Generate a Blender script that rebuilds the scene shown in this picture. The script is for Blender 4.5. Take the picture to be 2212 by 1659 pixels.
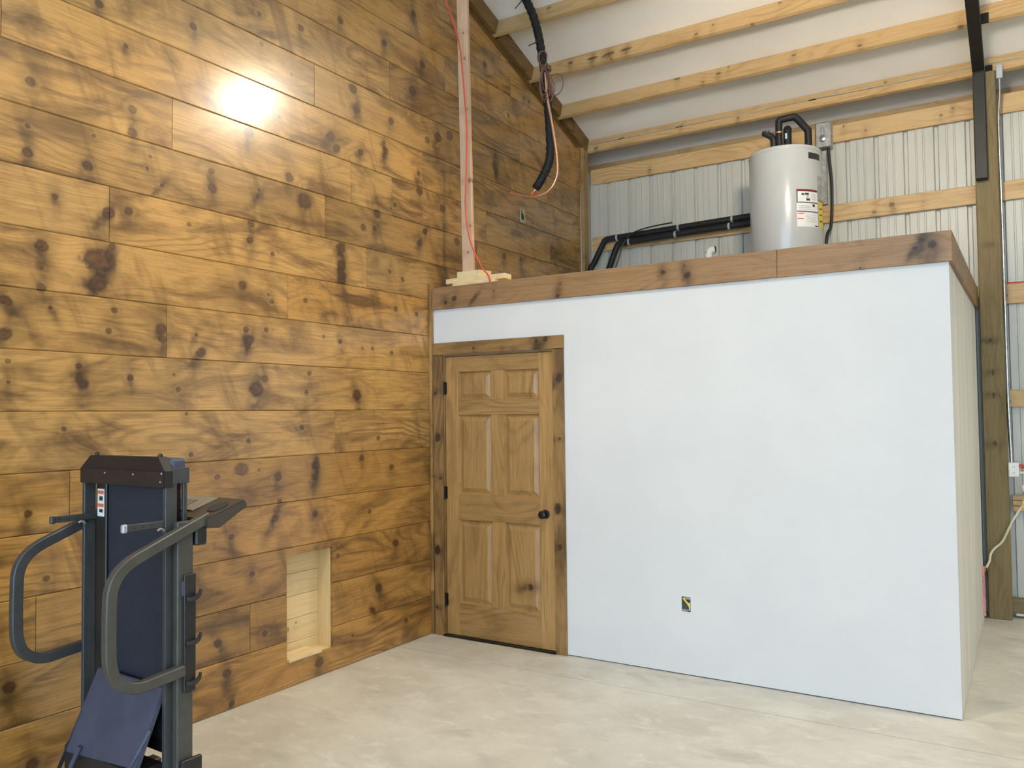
import bpy, bmesh, math, random
from mathutils import Vector, Matrix

for o in list(bpy.data.objects): bpy.data.objects.remove(o)
S = bpy.context.scene
C = S.collection
PI = math.pi

# ------------------------------------------------------------------ camera
cam_d = bpy.data.cameras.new('camera'); cam = bpy.data.objects.new('camera', cam_d); C.objects.link(cam)
cam_d.sensor_fit = 'HORIZONTAL'; cam_d.sensor_width = 36.0; cam_d.lens = 1780.85 / 2212 * 36.0
cam_d.clip_start = 0.05; cam_d.clip_end = 200
r_ = Vector((0.84641097, 0.53241477, -0.01108957)); u_ = Vector((0.02830313, -0.02418076, 0.99930687))
w_ = Vector((-0.53177758, 0.84613817, 0.03553587))
M = Matrix.Identity(4)
for i in range(3):
    M[i][0] = r_[i]; M[i][1] = u_[i]; M[i][2] = -w_[i]
M.translation = Vector((3.80103, -4.91543, 1.62420))
cam.matrix_world = M
S.camera = cam

# ------------------------------------------------------------------ world (daylight outside), exposure
S.view_settings.view_transform = 'Standard'; S.view_settings.look = 'None'
S.view_settings.gamma = 1.0; S.view_settings.use_curve_mapping = False
S.view_settings.exposure = 0.06
SKY = (0.50, 0.735, 1.0); SKY_STRENGTH = 8.0
world = bpy.data.worlds.new('sky'); S.world = world; world.use_nodes = True
bg = world.node_tree.nodes['Background']
bg.inputs['Color'].default_value = (*SKY, 1); bg.inputs['Strength'].default_value = SKY_STRENGTH
# an unseen, invented open door behind the photographer: a light portal guides daylight in through it
DOOR_X0, DOOR_X1, DOOR_Z, REAR_Y = 1.2, 8.2, 3.9, -11.0
pl = bpy.data.lights.new('door_portal', 'AREA'); pl.shape = 'RECTANGLE'
pl.size = DOOR_X1 - DOOR_X0; pl.size_y = DOOR_Z; pl.cycles.is_portal = True
po = bpy.data.objects.new('door_portal', pl); C.objects.link(po)
po.location = ((DOOR_X0 + DOOR_X1) / 2, REAR_Y, DOOR_Z / 2); po.rotation_euler = (PI / 2, 0, 0)
# unseen lamps, first two read off the plank wall, the rest added fill: (x, y, z, power, dish beam angle or 0 for a globe, aim, label) - built as fixtures further down
LAMP_COL = (1.0, 0.86, 0.66)
LAMPS = [(2.55, 0.42, 4.70, 700, 74, (0.0, -1.35, 2.05), 'white dish floodlight over the loft aimed at the plank wall'),
         (1.90, -2.45, 4.95, 1150, 124, (1.90, -2.45, 0), 'white dish lamp hanging in front of the plank wall'),
         (4.4, -5.6, 4.2, 260, 0, None, 'unseen white globe lamp added as fill below the ridge'),
         (3.3, -1.2, 4.0, 1250, 96, (3.0, 1.6, 4.75), 'unseen white dish uplight added to brighten the ceiling at the eave'),  # added uplight that lifts the ceiling, purlins and steel wall
         (6.3, 0.6, 4.3, 1200, 130, (6.3, 0.6, 0), 'unseen white dish lamp added as fill right of the timber post'),  # added fill for the side of the small room
         (6.6, -7.0, 4.2, 450, 0, None, 'unseen white globe lamp added as fill near the rear wall')]

# ------------------------------------------------------------------ helpers: meshes
def mesh_obj(name, bm, mat, parent=None, smooth=False):
    bmesh.ops.recalc_face_normals(bm, faces=bm.faces[:])
    me = bpy.data.meshes.new(name); bm.to_mesh(me); bm.free()
    if smooth:
        for f in me.polygons: f.use_smooth = True
        try: me.set_sharp_from_angle(angle=math.radians(40))
        except Exception: pass
    if mat: me.materials.append(mat)
    o = bpy.data.objects.new(name, me); C.objects.link(o)
    if parent: o.parent = parent
    return o
def tag(o, label, cat, group=None, kind=None):
    o['label'] = label; o['category'] = cat
    if group: o['group'] = group
    if kind: o['kind'] = kind
    return o
def empty(name, loc=(0, 0, 0), rz=0.0):
    o = bpy.data.objects.new(name, None); C.objects.link(o); o.location = loc; o.rotation_euler = (0, 0, rz)
    o.empty_display_size = 0.1
    return o
def box(bm, x0, x1, y0, y1, z0, z1, bev=0.0):
    vs = [bm.verts.new(v) for v in ((x0,y0,z0),(x1,y0,z0),(x1,y1,z0),(x0,y1,z0),(x0,y0,z1),(x1,y0,z1),(x1,y1,z1),(x0,y1,z1))]
    fs = [bm.faces.new([vs[i] for i in q]) for q in ((0,3,2,1),(4,5,6,7),(0,1,5,4),(1,2,6,5),(2,3,7,6),(3,0,4,7))]
    if bev:
        es = list({e for f in fs for e in f.edges})
        bmesh.ops.bevel(bm, geom=es, offset=bev, segments=1, affect='EDGES', profile=0.5)
def B(x0, x1, y0, y1, z0, z1, bev=0.0):
    bm = bmesh.new(); box(bm, x0, x1, y0, y1, z0, z1, bev); return bm
def obox(bm, c, ax, ay, az, bev=0.0):
    """oriented box: centre, three half-extent vectors"""
    c = Vector(c); ax = Vector(ax); ay = Vector(ay); az = Vector(az)
    vs = [bm.verts.new(c + sx*ax + sy*ay + sz*az) for sz in (-1,1) for sx, sy in ((-1,-1),(1,-1),(1,1),(-1,1))]
    fs = [bm.faces.new([vs[i] for i in q]) for q in ((0,3,2,1),(4,5,6,7),(0,1,5,4),(1,2,6,5),(2,3,7,6),(3,0,4,7))]
    if bev:
        es = list({e for f in fs for e in f.edges})
        bmesh.ops.bevel(bm, geom=es, offset=bev, segments=1, affect='EDGES', profile=0.5)
def bar(bm, a, b, w, h, up=(0,0,1), bev=0.0):
    a = Vector(a); b = Vector(b); d = (b-a); L = d.length; d.normalize()
    s = d.cross(Vector(up))
    if s.length < 1e-4: s = d.cross(Vector((1,0,0)))
    s.normalize(); t = s.cross(d)
    obox(bm, (a+b)/2, d*L/2, s*w/2, t*h/2, bev)
def smooth_path(pts, n=6):
    pts = [Vector(p) for p in pts]
    if len(pts) < 3: return pts
    out = []
    P = [pts[0]*2-pts[1]] + pts + [pts[-1]*2-pts[-2]]
    for i in range(1, len(P)-2):
        p0, p1, p2, p3 = P[i-1], P[i], P[i+1], P[i+2]
        for k in range(n):
            t = k/n
            out.append(0.5*((2*p1)+(-p0+p2)*t+(2*p0-5*p1+4*p2-p3)*t*t+(-p0+3*p1-3*p2+p3)*t**3))
    out.append(pts[-1]); return out
def tube(bm, pts, r, seg=10, n=6, cap=True, square=None):
    """sweep a circle (or a rounded rectangle, square=(w,h)) along a smoothed path; r may be a list per input point"""
    path = smooth_path(pts, n) if n > 1 else [Vector(p) for p in pts]
    N = len(path)
    def rad(i):
        if not isinstance(r, (list, tuple)): return r
        t = i/(N-1)*(len(r)-1); k = min(int(t), len(r)-2); return r[k]+(r[k+1]-r[k])*(t-k)
    rings = []; nrm = None
    for i in range(N):
        d = (path[min(i+1, N-1)]-path[max(i-1, 0)]).normalized()
        if nrm is None:
            nrm = d.cross(Vector((0,0,1)))
            if nrm.length < 1e-3: nrm = Vector((1,0,0))
        nrm = (nrm - d*nrm.dot(d)).normalized(); bi = d.cross(nrm)
        ring = []
        if square:
            w, h = square; c = min(w, h)*0.22
            prof = [(w-c,-h),(w,-h+c),(w,h-c),(w-c,h),(-w+c,h),(-w,h-c),(-w,-h+c),(-w+c,-h)]
            for a, b_ in prof: ring.append(bm.verts.new(path[i]+nrm*a+bi*b_))
        else:
            for k in range(seg):
                a = 2*PI*k/seg; ring.append(bm.verts.new(path[i]+(nrm*math.cos(a)+bi*math.sin(a))*rad(i)))
        rings.append(ring)
    m = len(rings[0])
    for i in range(N-1):
        for k in range(m):
            bm.faces.new((rings[i][k], rings[i][(k+1)%m], rings[i+1][(k+1)%m], rings[i+1][k]))
    if cap: bm.faces.new(rings[0][::-1]); bm.faces.new(rings[-1])
def T(pts, r, seg=10, n=6, square=None):
    bm = bmesh.new(); tube(bm, pts, r, seg, n, True, square); return bm
def lathe(bm, prof, seg=32, axis='z', c=(0,0,0)):
    """prof: list of (radius, height)"""
    c = Vector(c); rings = []
    for rr, hh in prof:
        ring = []
        for k in range(seg):
            a = 2*PI*k/seg; x, y = rr*math.cos(a), rr*math.sin(a)
            v = {'z': (x, y, hh), 'y': (x, -hh, y), 'x': (hh, x, y)}[axis]
            ring.append(bm.verts.new(c+Vector(v)))
        rings.append(ring)
    for i in range(len(rings)-1):
        for k in range(seg):
            bm.faces.new((rings[i][k], rings[i][(k+1)%seg], rings[i+1][(k+1)%seg], rings[i+1][k]))
    bm.faces.new(rings[0][::-1]); bm.faces.new(rings[-1])
def Lz(prof, seg=32, axis='z', c=(0,0,0)):
    bm = bmesh.new(); lathe(bm, prof, seg, axis, c); return bm

# ------------------------------------------------------------------ helpers: shader nodes
class F:
    """float socket with arithmetic"""
    def __init__(s, nt, sock): s.nt = nt; s.k = sock
    def op(s, o, *args, clamp=False):
        n = s.nt.nodes.new('ShaderNodeMath'); n.operation = o; n.use_clamp = clamp
        for i, a in enumerate((s,)+args):
            if isinstance(a, F): s.nt.links.new(a.k, n.inputs[i])
            else: n.inputs[i].default_value = a
        return F(s.nt, n.outputs[0])
    def __add__(s, o): return s.op('ADD', o)
    def __radd__(s, o): return s.op('ADD', o)
    def __sub__(s, o): return s.op('SUBTRACT', o)
    def __rsub__(s, o): return s.op('MULTIPLY_ADD', -1.0, o)
    def __mul__(s, o): return s.op('MULTIPLY', o)
    def __rmul__(s, o): return s.op('MULTIPLY', o)
    def __truediv__(s, o): return s.op('DIVIDE', o)
    def clamp(s): return s.op('ADD', 0.0, clamp=True)
    def step(s, a, b, to0=0.0, to1=1.0):
        n = s.nt.nodes.new('ShaderNodeMapRange'); n.interpolation_type = 'SMOOTHSTEP'
        s.nt.links.new(s.k, n.inputs[0])
        for i, v in zip((1, 2, 3, 4), (a, b, to0, to1)): n.inputs[i].default_value = v
        return F(s.nt, n.outputs[0])
def comb(nt, x, y, z=0.0):
    n = nt.nodes.new('ShaderNodeCombineXYZ')
    for i, a in enumerate((x, y, z)):
        if isinstance(a, F): nt.links.new(a.k, n.inputs[i])
        else: n.inputs[i].default_value = a
    return n.outputs[0]
def noise(nt, vec, scale=1.0, detail=3.0, rough=0.55, dist=0.0):
    n = nt.nodes.new('ShaderNodeTexNoise'); nt.links.new(vec, n.inputs['Vector'])
    n.inputs['Scale'].default_value = scale; n.inputs['Detail'].default_value = detail
    n.inputs['Roughness'].default_value = rough; n.inputs['Distortion'].default_value = dist
    return F(nt, n.outputs[0])
def mixc(nt, fac, a, b, mode='MIX'):
    n = nt.nodes.new('ShaderNodeMix'); n.data_type = 'RGBA'; n.blend_type = mode
    for s, v in ((n.inputs[0], fac), (n.inputs[6], a), (n.inputs[7], b)):
        if isinstance(v, F): nt.links.new(v.k, s)
        elif isinstance(v, bpy.types.NodeSocket): nt.links.new(v, s)
        elif isinstance(v, (int, float)): s.default_value = v
        else: s.default_value = (*v, 1) if len(v) == 3 else v
    return n.outputs[2]
def new_mat(name):
    m = bpy.data.materials.new(name); m.use_nodes = True
    return m, m.node_tree, m.node_tree.nodes['Principled BSDF']
def obj_xyz(nt):
    t = nt.nodes.new('ShaderNodeTexCoord'); s = nt.nodes.new('ShaderNodeSeparateXYZ')
    nt.links.new(t.outputs['Object'], s.inputs[0])
    return t.outputs['Object'], [F(nt, s.outputs[i]) for i in range(3)]
def bump(nt, bs, h, strength=0.2, dist=0.002):
    b = nt.nodes.new('ShaderNodeBump'); b.inputs['Strength'].default_value = strength; b.inputs['Distance'].default_value = dist
    nt.links.new(h.k, b.inputs['Height']); nt.links.new(b.outputs[0], bs.inputs['Normal'])
def plain(name, col, rough=0.5, metal=0.0, var=0.08, scale=6.0, spec=0.5, bmp=0.0):
    """plain paint / plastic / metal with a little procedural mottling"""
    m, nt, bs = new_mat(name)
    vec, _ = obj_xyz(nt)
    f = noise(nt, vec, scale, 4.0)
    c = mixc(nt, f.step(0.3, 0.7), tuple(v*(1-var) for v in col), tuple(min(1, v*(1+var)) for v in col))
    nt.links.new(c, bs.inputs['Base Color'])
    bs.inputs['Roughness'].default_value = rough; bs.inputs['Metallic'].default_value = metal
    bs.inputs['Specular IOR Level'].default_value = spec
    if bmp: bump(nt, bs, noise(nt, vec, scale*12, 3.0), bmp)
    return m

def new_group(name, ins, outs):
    g = bpy.data.node_groups.new(name, 'ShaderNodeTree')
    for i in ins: g.interface.new_socket(i, in_out='INPUT', socket_type='NodeSocketFloat')
    for o in outs: g.interface.new_socket(o, in_out='OUTPUT', socket_type='NodeSocketFloat')
    gi = g.nodes.new('NodeGroupInput'); go = g.nodes.new('NodeGroupOutput')
    return g, {n: F(g, gi.outputs[n]) for n in ins}, go
def group_knot():
    g, i, go = new_group('knot', ['U','V','N','M','Cu','Cv','R','Smoke','Lean','Ecc','CoreIn','RimIn','SmokeIn','HaloIn','DefIn'], ['Core','Rim','Smoke','Halo','Def'])
    wob = (i['N']-0.5)*1.7; wm = (i['M']-0.5)*2.0
    du = (i['U']-i['Cu'])/i['R']; dv = (i['V']-i['Cv'])/i['R']
    a = (du-dv*i['Lean']*0.35)/i['Ecc']+wob*0.55; b = dv+wob*0.45
    d = (a*a+b*b).op('SQRT')
    core = d.step(1.0, 0.80)*(0.91+0.09*(d*9.0+wob*2.0).op('SINE'))*(0.45+i['Smoke']*0.55)
    rim = (d-0.98)*5.0; rim = (rim*rim*-1.0).op('EXPONENT')*(0.55+i['N']*0.7).clamp()*(0.45+i['Smoke']*0.5)
    halo = (d-1.75+wm*0.6)*1.5; halo = (halo*halo*-1.0).op('EXPONENT')*(i['M']*1.8-0.5).clamp()
    # dark stain soaked into the distorted grain beside the knot, leaning across the board
    rs = i['R']*0.7+0.008
    eu = (i['U']-i['Cu'])/rs; ev = (i['V']-i['Cv'])/rs
    su = (eu-ev*i['Lean']+wm*2.2)/2.1; sv = (ev+0.9+wm*1.6)/5.0
    sm = ((su*su+sv*sv)*-1.0).op('EXPONENT')*i['Smoke']*(i['M']*2.6-0.45).clamp()*1.05
    df = ((du*du/7.0+dv*dv/3.5)*-0.8).op('EXPONENT')*dv*i['R']*-0.8
    L = g.links.new
    L(i['CoreIn'].op('MAXIMUM', core).k, go.inputs['Core'])
    L(i['RimIn'].op('MAXIMUM', rim).k, go.inputs['Rim'])
    L((i['SmokeIn']+sm).k, go.inputs['Smoke'])
    L(i['HaloIn'].op('MAXIMUM', halo).k, go.inputs['Halo'])
    L((i['DefIn']+df).k, go.inputs['Def'])
    return g
def group_grain():
    g, i, go = new_group('wood_grain', ['U','V','W','Seed'], ['Fiber','Ring','Blotch','Fleck','Streak'])
    U = i['U']+i['Seed']*7.3; V = i['V']+i['Seed']*3.1; W = i['W']
    fib = noise(g, comb(g, U*3.5, V*120.0, W*120.0), 1.0, 4.0, 0.7)
    warp = noise(g, comb(g, U*1.0, V*3.4, W*3.0+i['Seed']), 1.0, 1.5, 0.5)
    ph = V*70.0+warp*78.0
    ring = (ph.op('SINE')*0.5+0.5).op('POWER', 3.0)*noise(g, comb(g, U*1.3, V*6.0, i['Seed']), 1.0, 2.0).step(0.38, 0.66)
    bl = noise(g, comb(g, U*1.7, V*5.5, W*5.0+i['Seed']*1.7), 1.0, 4.0, 0.62, 0.9)
    fl = noise(g, comb(g, U*26.0, V*70.0, W*60.0), 1.0, 2.0, 0.7).step(0.60, 0.78)
    st = noise(g, comb(g, U*6.5+V*2.5, V*1.3, i['Seed']*0.37), 1.0, 3.0, 0.6, 0.5)
    L = g.links.new
    for n, v in (('Fiber', fib), ('Ring', ring), ('Blotch', bl), ('Fleck', fl), ('Streak', st)): L(v.k, go.inputs[n])
    return g
G_KNOT = group_knot(); G_GRAIN = group_grain()
def wood(name, pal, axes=(1, 2, 0), knots=(), seed=0.0, rough=0.38, blotch=(0.5, 0.72), blotch_amt=0.75, ring_amt=0.55, bmp=0.15, tone=1.0, coat=0.0, streak=0.0):
    """pal: light, mid, dark, knot colours; axes: which object axes run along / across / through the board"""
    m, nt, bs = new_mat(name)
    vec, X = obj_xyz(nt); U, V, W = X[axes[0]], X[axes[1]], X[axes[2]]
    wn = noise(nt, vec, 34.0, 2.0, 0.6); wm = noise(nt, vec, 9.0, 2.0, 0.6)
    chain = {}
    for (ku, kv, r, sm, lean, ecc) in knots:
        n = nt.nodes.new('ShaderNodeGroup'); n.node_tree = G_KNOT
        for s, v in (('U', U), ('V', V), ('N', wn), ('M', wm)): nt.links.new(v.k, n.inputs[s])
        for s, v in (('Cu', ku), ('Cv', kv), ('R', r), ('Smoke', sm), ('Lean', lean), ('Ecc', ecc)): n.inputs[s].default_value = v
        for s in ('Core', 'Rim', 'Smoke', 'Halo', 'Def'):
            if s in chain: nt.links.new(chain[s].k, n.inputs[s+'In'])
            else: n.inputs[s+'In'].default_value = 0.0
            chain[s] = F(nt, n.outputs[s])
    gn = nt.nodes.new('ShaderNodeGroup'); gn.node_tree = G_GRAIN
    nt.links.new(U.k, gn.inputs['U']); nt.links.new(W.k, gn.inputs['W']); gn.inputs['Seed'].default_value = seed
    nt.links.new((V+chain['Def'] if chain else V).k, gn.inputs['V'])
    fib, ring, bl, fl, st = [F(nt, gn.outputs[k]) for k in ('Fiber', 'Ring', 'Blotch', 'Fleck', 'Streak')]
    li, mi, da, kn = [tuple(c*tone for c in q) for q in pal]
    c = mixc(nt, fib.step(0.32, 0.72), li, mi)
    c = mixc(nt, ring*ring_amt, c, da)
    c = mixc(nt, bl.step(*blotch)*blotch_amt, c, da)
    if streak: c = mixc(nt, st.step(0.52, 0.74)*streak, c, da)
    c = mixc(nt, fl*0.3, c, da)
    if chain:
        c = mixc(nt, (chain['Halo']*0.6).clamp(), c, tuple(min(1, v*1.12) for v in li))
        c = mixc(nt, (chain['Smoke']*0.9).clamp(), c, tuple(v*0.55 for v in da))
        c = mixc(nt, chain['Core'].clamp(), c, mixc(nt, wn.step(0.35, 0.7), kn, tuple(v*0.4 for v in kn)))
        c = mixc(nt, chain['Rim']*0.8, c, tuple(v*0.25 for v in da))
    nt.links.new(c, bs.inputs['Base Color'])
    nt.links.new((fib*0.16+(rough-0.08)).k, bs.inputs['Roughness'])
    bs.inputs['Coat Weight'].default_value = coat; bs.inputs['Coat Roughness'].default_value = 0.20; bs.inputs['Coat IOR'].default_value = 1.6
    bump(nt, bs, fib*0.6+ring*0.3, bmp, 0.0015)
    return m

# ------------------------------------------------------------------ materials
STAIN = ((0.60, 0.345, 0.105), (0.42, 0.218, 0.055), (0.105, 0.046, 0.010), (0.110, 0.034, 0.008))
STAIN2 = ((0.44, 0.260, 0.095), (0.33, 0.185, 0.062), (0.130, 0.064, 0.019), (0.060, 0.024, 0.008))
FASC = ((0.36, 0.212, 0.098), (0.26, 0.145, 0.062), (0.125, 0.062, 0.024), (0.045, 0.018, 0.008))
RAW = ((0.62, 0.425, 0.205), (0.53, 0.345, 0.150), (0.36, 0.195, 0.070), (0.14, 0.06, 0.025))
PINK = ((0.72, 0.50, 0.34), (0.62, 0.40, 0.25), (0.45, 0.24, 0.13), (0.25, 0.10, 0.05))
PALE = ((0.84, 0.70, 0.42), (0.76, 0.58, 0.31), (0.60, 0.39, 0.17), (0.32, 0.13, 0.06))
TREAT = ((0.235, 0.175, 0.075), (0.175, 0.125, 0.050), (0.095, 0.066, 0.025), (0.05, 0.03, 0.012))
rnd = random.Random(7)
def rand_knots(rng, u0, u1, v0, v1, n, r0=0.008, r1=0.02, sm=0.6):
    return [(rng.uniform(u0, u1), rng.uniform(v0, v1), rng.uniform(r0, r1), rng.uniform(0.2, sm), rng.uniform(-.6, .6), rng.uniform(1, 1.4)) for _ in range(n)]

M_fascia = None
M_black = plain('black_foam', (0.012, 0.012, 0.013), 0.55, 0, 0.3, 30, 0.4, 0.4)
M_blackp = plain('black_plastic', (0.016, 0.016, 0.017), 0.42, 0, 0.2)
M_bronze = plain('oil_rubbed_bronze', (0.02, 0.016, 0.014), 0.32, 0.6, 0.2)
M_steelblk = plain('black_painted_steel', (0.011, 0.010, 0.008), 0.5, 0.2, 0.25, 12)
M_galv = plain('galvanised_steel', (0.55, 0.56, 0.56), 0.30, 0.9, 0.18, 25)
M_copper = plain('copper', (0.86, 0.50, 0.34), 0.25, 0.85, 0.1)
M_orange = plain('orange_plastic', (0.80, 0.16, 0.05), 0.45)
M_cord = plain('orange_cord_jacket', (0.72, 0.10, 0.05), 0.5)
M_wire = plain('brown_wire_jacket', (0.20, 0.095, 0.070), 0.4)
M_white = plain('white_plastic', (0.78, 0.78, 0.74), 0.4)
M_cream = plain('cream_cord_jacket', (0.72, 0.66, 0.48), 0.5)
M_yellow = plain('yellow_plastic', (0.80, 0.62, 0.05), 0.45)
M_red = plain('red_plastic', (0.60, 0.05, 0.04), 0.45)
M_clamp = plain('grey_clamp', (0.42, 0.45, 0.48), 0.4, 0.3)
M_tank = plain('grey_enamel', (0.50, 0.51, 0.50), 0.22, 0.0, 0.02, 3)
M_paper = plain('white_label_paper', (0.80, 0.80, 0.78), 0.5, 0, 0.04)
M_ink = plain('black_ink', (0.03, 0.03, 0.03), 0.6)
M_greyink = plain('grey_ink', (0.45, 0.45, 0.45), 0.6)
M_tmframe = plain('grey_powder_coat', (0.055, 0.058, 0.062), 0.45, 0.1, 0.1, 20, 0.5, 0.08)
M_tmgreen = plain('olive_grey_powder_coat', (0.072, 0.071, 0.062), 0.45, 0.1, 0.1, 20, 0.5, 0.08)
M_tmblue = plain('slate_blue_plastic', (0.062, 0.072, 0.112), 0.55, 0, 0.1, 10, 0.5, 0.1)
M_belt = plain('dark_blue_belt', (0.020, 0.026, 0.043), 0.6, 0, 0.12, 60, 0.4, 0.3)
M_tmcap = plain('dark_brown_cap', (0.012, 0.009, 0.010), 0.5)
M_console = plain('brown_grey_plastic', (0.058, 0.048, 0.038), 0.4)
M_lens = None
M_insul = plain('pink_insulation', (0.75, 0.33, 0.32), 0.9, 0, 0.2, 40, 0.2, 0.6)

def mat_drywall():
    m, nt, bs = new_mat('white_painted_drywall')
    vec, X = obj_xyz(nt)
    a = noise(nt, vec, 1.6, 4.0, 0.6).step(0.35, 0.7)
    sp = noise(nt, comb(nt, X[0]*2.2, X[1]*2.2, X[2]*5.5), 1.0, 5.0, 0.65, 1.2).step(0.68, 0.8)
    c = mixc(nt, a, (0.69, 0.69, 0.69), (0.725, 0.725, 0.72))
    c = mixc(nt, sp*0.35, c, (0.80, 0.80, 0.79))
    nt.links.new(c, bs.inputs['Base Color']); bs.inputs['Roughness'].default_value = 0.75
    bump(nt, bs, noise(nt, vec, 160.0, 2.0), 0.05, 0.001)
    return m
def mat_primer():
    m, nt, bs = new_mat('bare_taped_drywall')
    vec, X = obj_xyz(nt)
    a = noise(nt, comb(nt, X[0]*3, X[1]*9, X[2]*0.8), 1.0, 4.0, 0.6).step(0.35, 0.7)
    c = mixc(nt, a, (0.66, 0.66, 0.615), (0.76, 0.76, 0.72))
    nt.links.new(c, bs.inputs['Base Color']); bs.inputs['Roughness'].default_value = 0.8
    return m
def mat_ceiling():
    m, nt, bs = new_mat('white_insulation_facing')
    vec, X = obj_xyz(nt)
    a = noise(nt, vec, 0.9, 4.0, 0.6).step(0.3, 0.75)
    c = mixc(nt, a, (0.86, 0.84, 0.80), (0.93, 0.91, 0.87))
    nt.links.new(c, bs.inputs['Base Color']); bs.inputs['Roughness'].default_value = 0.6
    bump(nt, bs, noise(nt, comb(nt, X[0]*1.6, X[1]*2.5, X[2]), 1.0, 3.0), 0.35, 0.03)
    return m
def mat_steel():
    m, nt, bs = new_mat('ribbed_steel_siding')
    vec, X = obj_xyz(nt)
    a = noise(nt, comb(nt, X[0]*3.0, X[1], X[2]*0.7), 1.0, 4.0, 0.6).step(0.3, 0.75)
    c = mixc(nt, a, (0.50, 0.49, 0.43), (0.57, 0.56, 0.50))
    nt.links.new(c, bs.inputs['Base Color']); bs.inputs['Roughness'].default_value = 0.42
    return m
def mat_concrete():
    m, nt, bs = new_mat('power_trowelled_concrete')
    vec, X = obj_xyz(nt)
    a = noise(nt, vec, 1.6, 6.0, 0.65, 0.3)
    b = noise(nt, comb(nt, X[0]*0.8, X[1]*1.3, X[2]), 7.0, 6.0, 0.7, 0.5)
    d = noise(nt, comb(nt, X[0]*1.1, X[1]*2.6, X[2]), 1.4, 6.0, 0.68, 0.4)
    c = mixc(nt, a.step(0.32, 0.68), (0.56, 0.545, 0.48), (0.70, 0.68, 0.61))
    c = mixc(nt, b.step(0.50, 0.68)*0.7, c, (0.78, 0.755, 0.685))
    c = mixc(nt, d.step(0.52, 0.74)*0.6, c, (0.40, 0.39, 0.345))
    fine = noise(nt, vec, 45.0, 4.0, 0.7).step(0.60, 0.8)
    c = mixc(nt, fine*0.25, c, (0.36, 0.345, 0.30))
    nt.links.new(c, bs.inputs['Base Color'])
    nt.links.new((b*0.25+0.30).k, bs.inputs['Roughness'])
    bump(nt, bs, b, 0.06, 0.002)
    return m
M_drywall = mat_drywall(); M_primer = mat_primer(); M_ceil = mat_ceiling(); M_steel = mat_steel(); M_conc = mat_concrete()
M_dark = plain('dark_gap', (0.02, 0.018, 0.015), 0.8)

# ------------------------------------------------------------------ setting
ROOF_Y0, ROOF_Z0, PITCH = 2.56, 4.43, 1/3
RIDGE_Y = -4.2
def roof_z(y): return ROOF_Z0 + PITCH*(ROOF_Y0 - (y if y > RIDGE_Y else 2*RIDGE_Y - y))
XR = 9.5          # right wall of the building
W_BOX, Z_DRY, Z_FAS, DECK_Z = 3.4538, 2.4024, 2.567, 2.555

# floor slabs: saw cut joint at y = -0.4 and others, as recesses between slabs
fl = tag(mesh_obj('floor', B(-0.4, XR+0.2, -16, 3.2, -0.2, -0.02), M_dark), 'pale grey trowelled concrete shop floor with thin saw cuts', 'floor', kind='structure')
xs = [-0.4, 4.62, XR+0.2]; ys = [-16, -9.4, -4.9, -0.402, 3.2]
for i in range(2):
    for j in range(4):
        g = 0.0032
        mesh_obj('slab', B(xs[i]+g, xs[i+1]-g, ys[j]+g, ys[j+1]-g, -0.02, 0.0), M_conc, fl)

# ceiling: white sheet on both roof slopes
bm = bmesh.new()
e0, e1 = 3.06, 2*RIDGE_Y-3.06
prof = [(e0, roof_z(e0)), (RIDGE_Y, roof_z(RIDGE_Y)), (e1, roof_z(e1))]
ver = [[bm.verts.new((x, y, z+dz)) for y, z in prof] for x in (-0.3, XR+0.1) for dz in (0, 0.05)]
for k in range(2):
    bm.faces.new((ver[0][k], ver[0][k+1], ver[2][k+1], ver[2][k])); bm.faces.new((ver[1][k], ver[3][k], ver[3][k+1], ver[1][k+1]))
    bm.faces.new((ver[0][k], ver[1][k], ver[1][k+1], ver[0][k+1])); bm.faces.new((ver[2][k], ver[2][k+1], ver[3][k+1], ver[3][k]))
bm.faces.new((ver[0][0], ver[2][0], ver[3][0], ver[1][0])); bm.faces.new((ver[0][2], ver[1][2], ver[3][2], ver[2][2]))
ceil = tag(mesh_obj('ceiling', bm, M_ceil), 'white insulation sheet sloping up under the roof above the purlins', 'ceiling', kind='structure')

# left wall: stained knotty pine boards on a backing
ROW = 0.2761
BX = -0.155
bm = bmesh.new()
pts = [(-11.0, 0), (2.62, 0), (2.62, roof_z(2.62)), (RIDGE_Y, roof_z(RIDGE_Y)), (-11.0, roof_z(-11.0))]
a_ = [bm.verts.new((BX, y, z)) for y, z in pts]; b_ = [bm.verts.new((BX-0.1, y, z)) for y, z in pts]
bm.faces.new(a_); bm.faces.new(b_[::-1])
for k in range(5): bm.faces.new((a_[k], b_[k], b_[(k+1)%5], a_[(k+1)%5]))
M_back = wood('wall_backing_pine', STAIN, (1, 2, 0), (), 3.0)
wl = tag(mesh_obj('wall_left', bm, M_back), 'tall gable wall of glossy brown stained knotty pine boards', 'wall', kind='structure')

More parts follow.
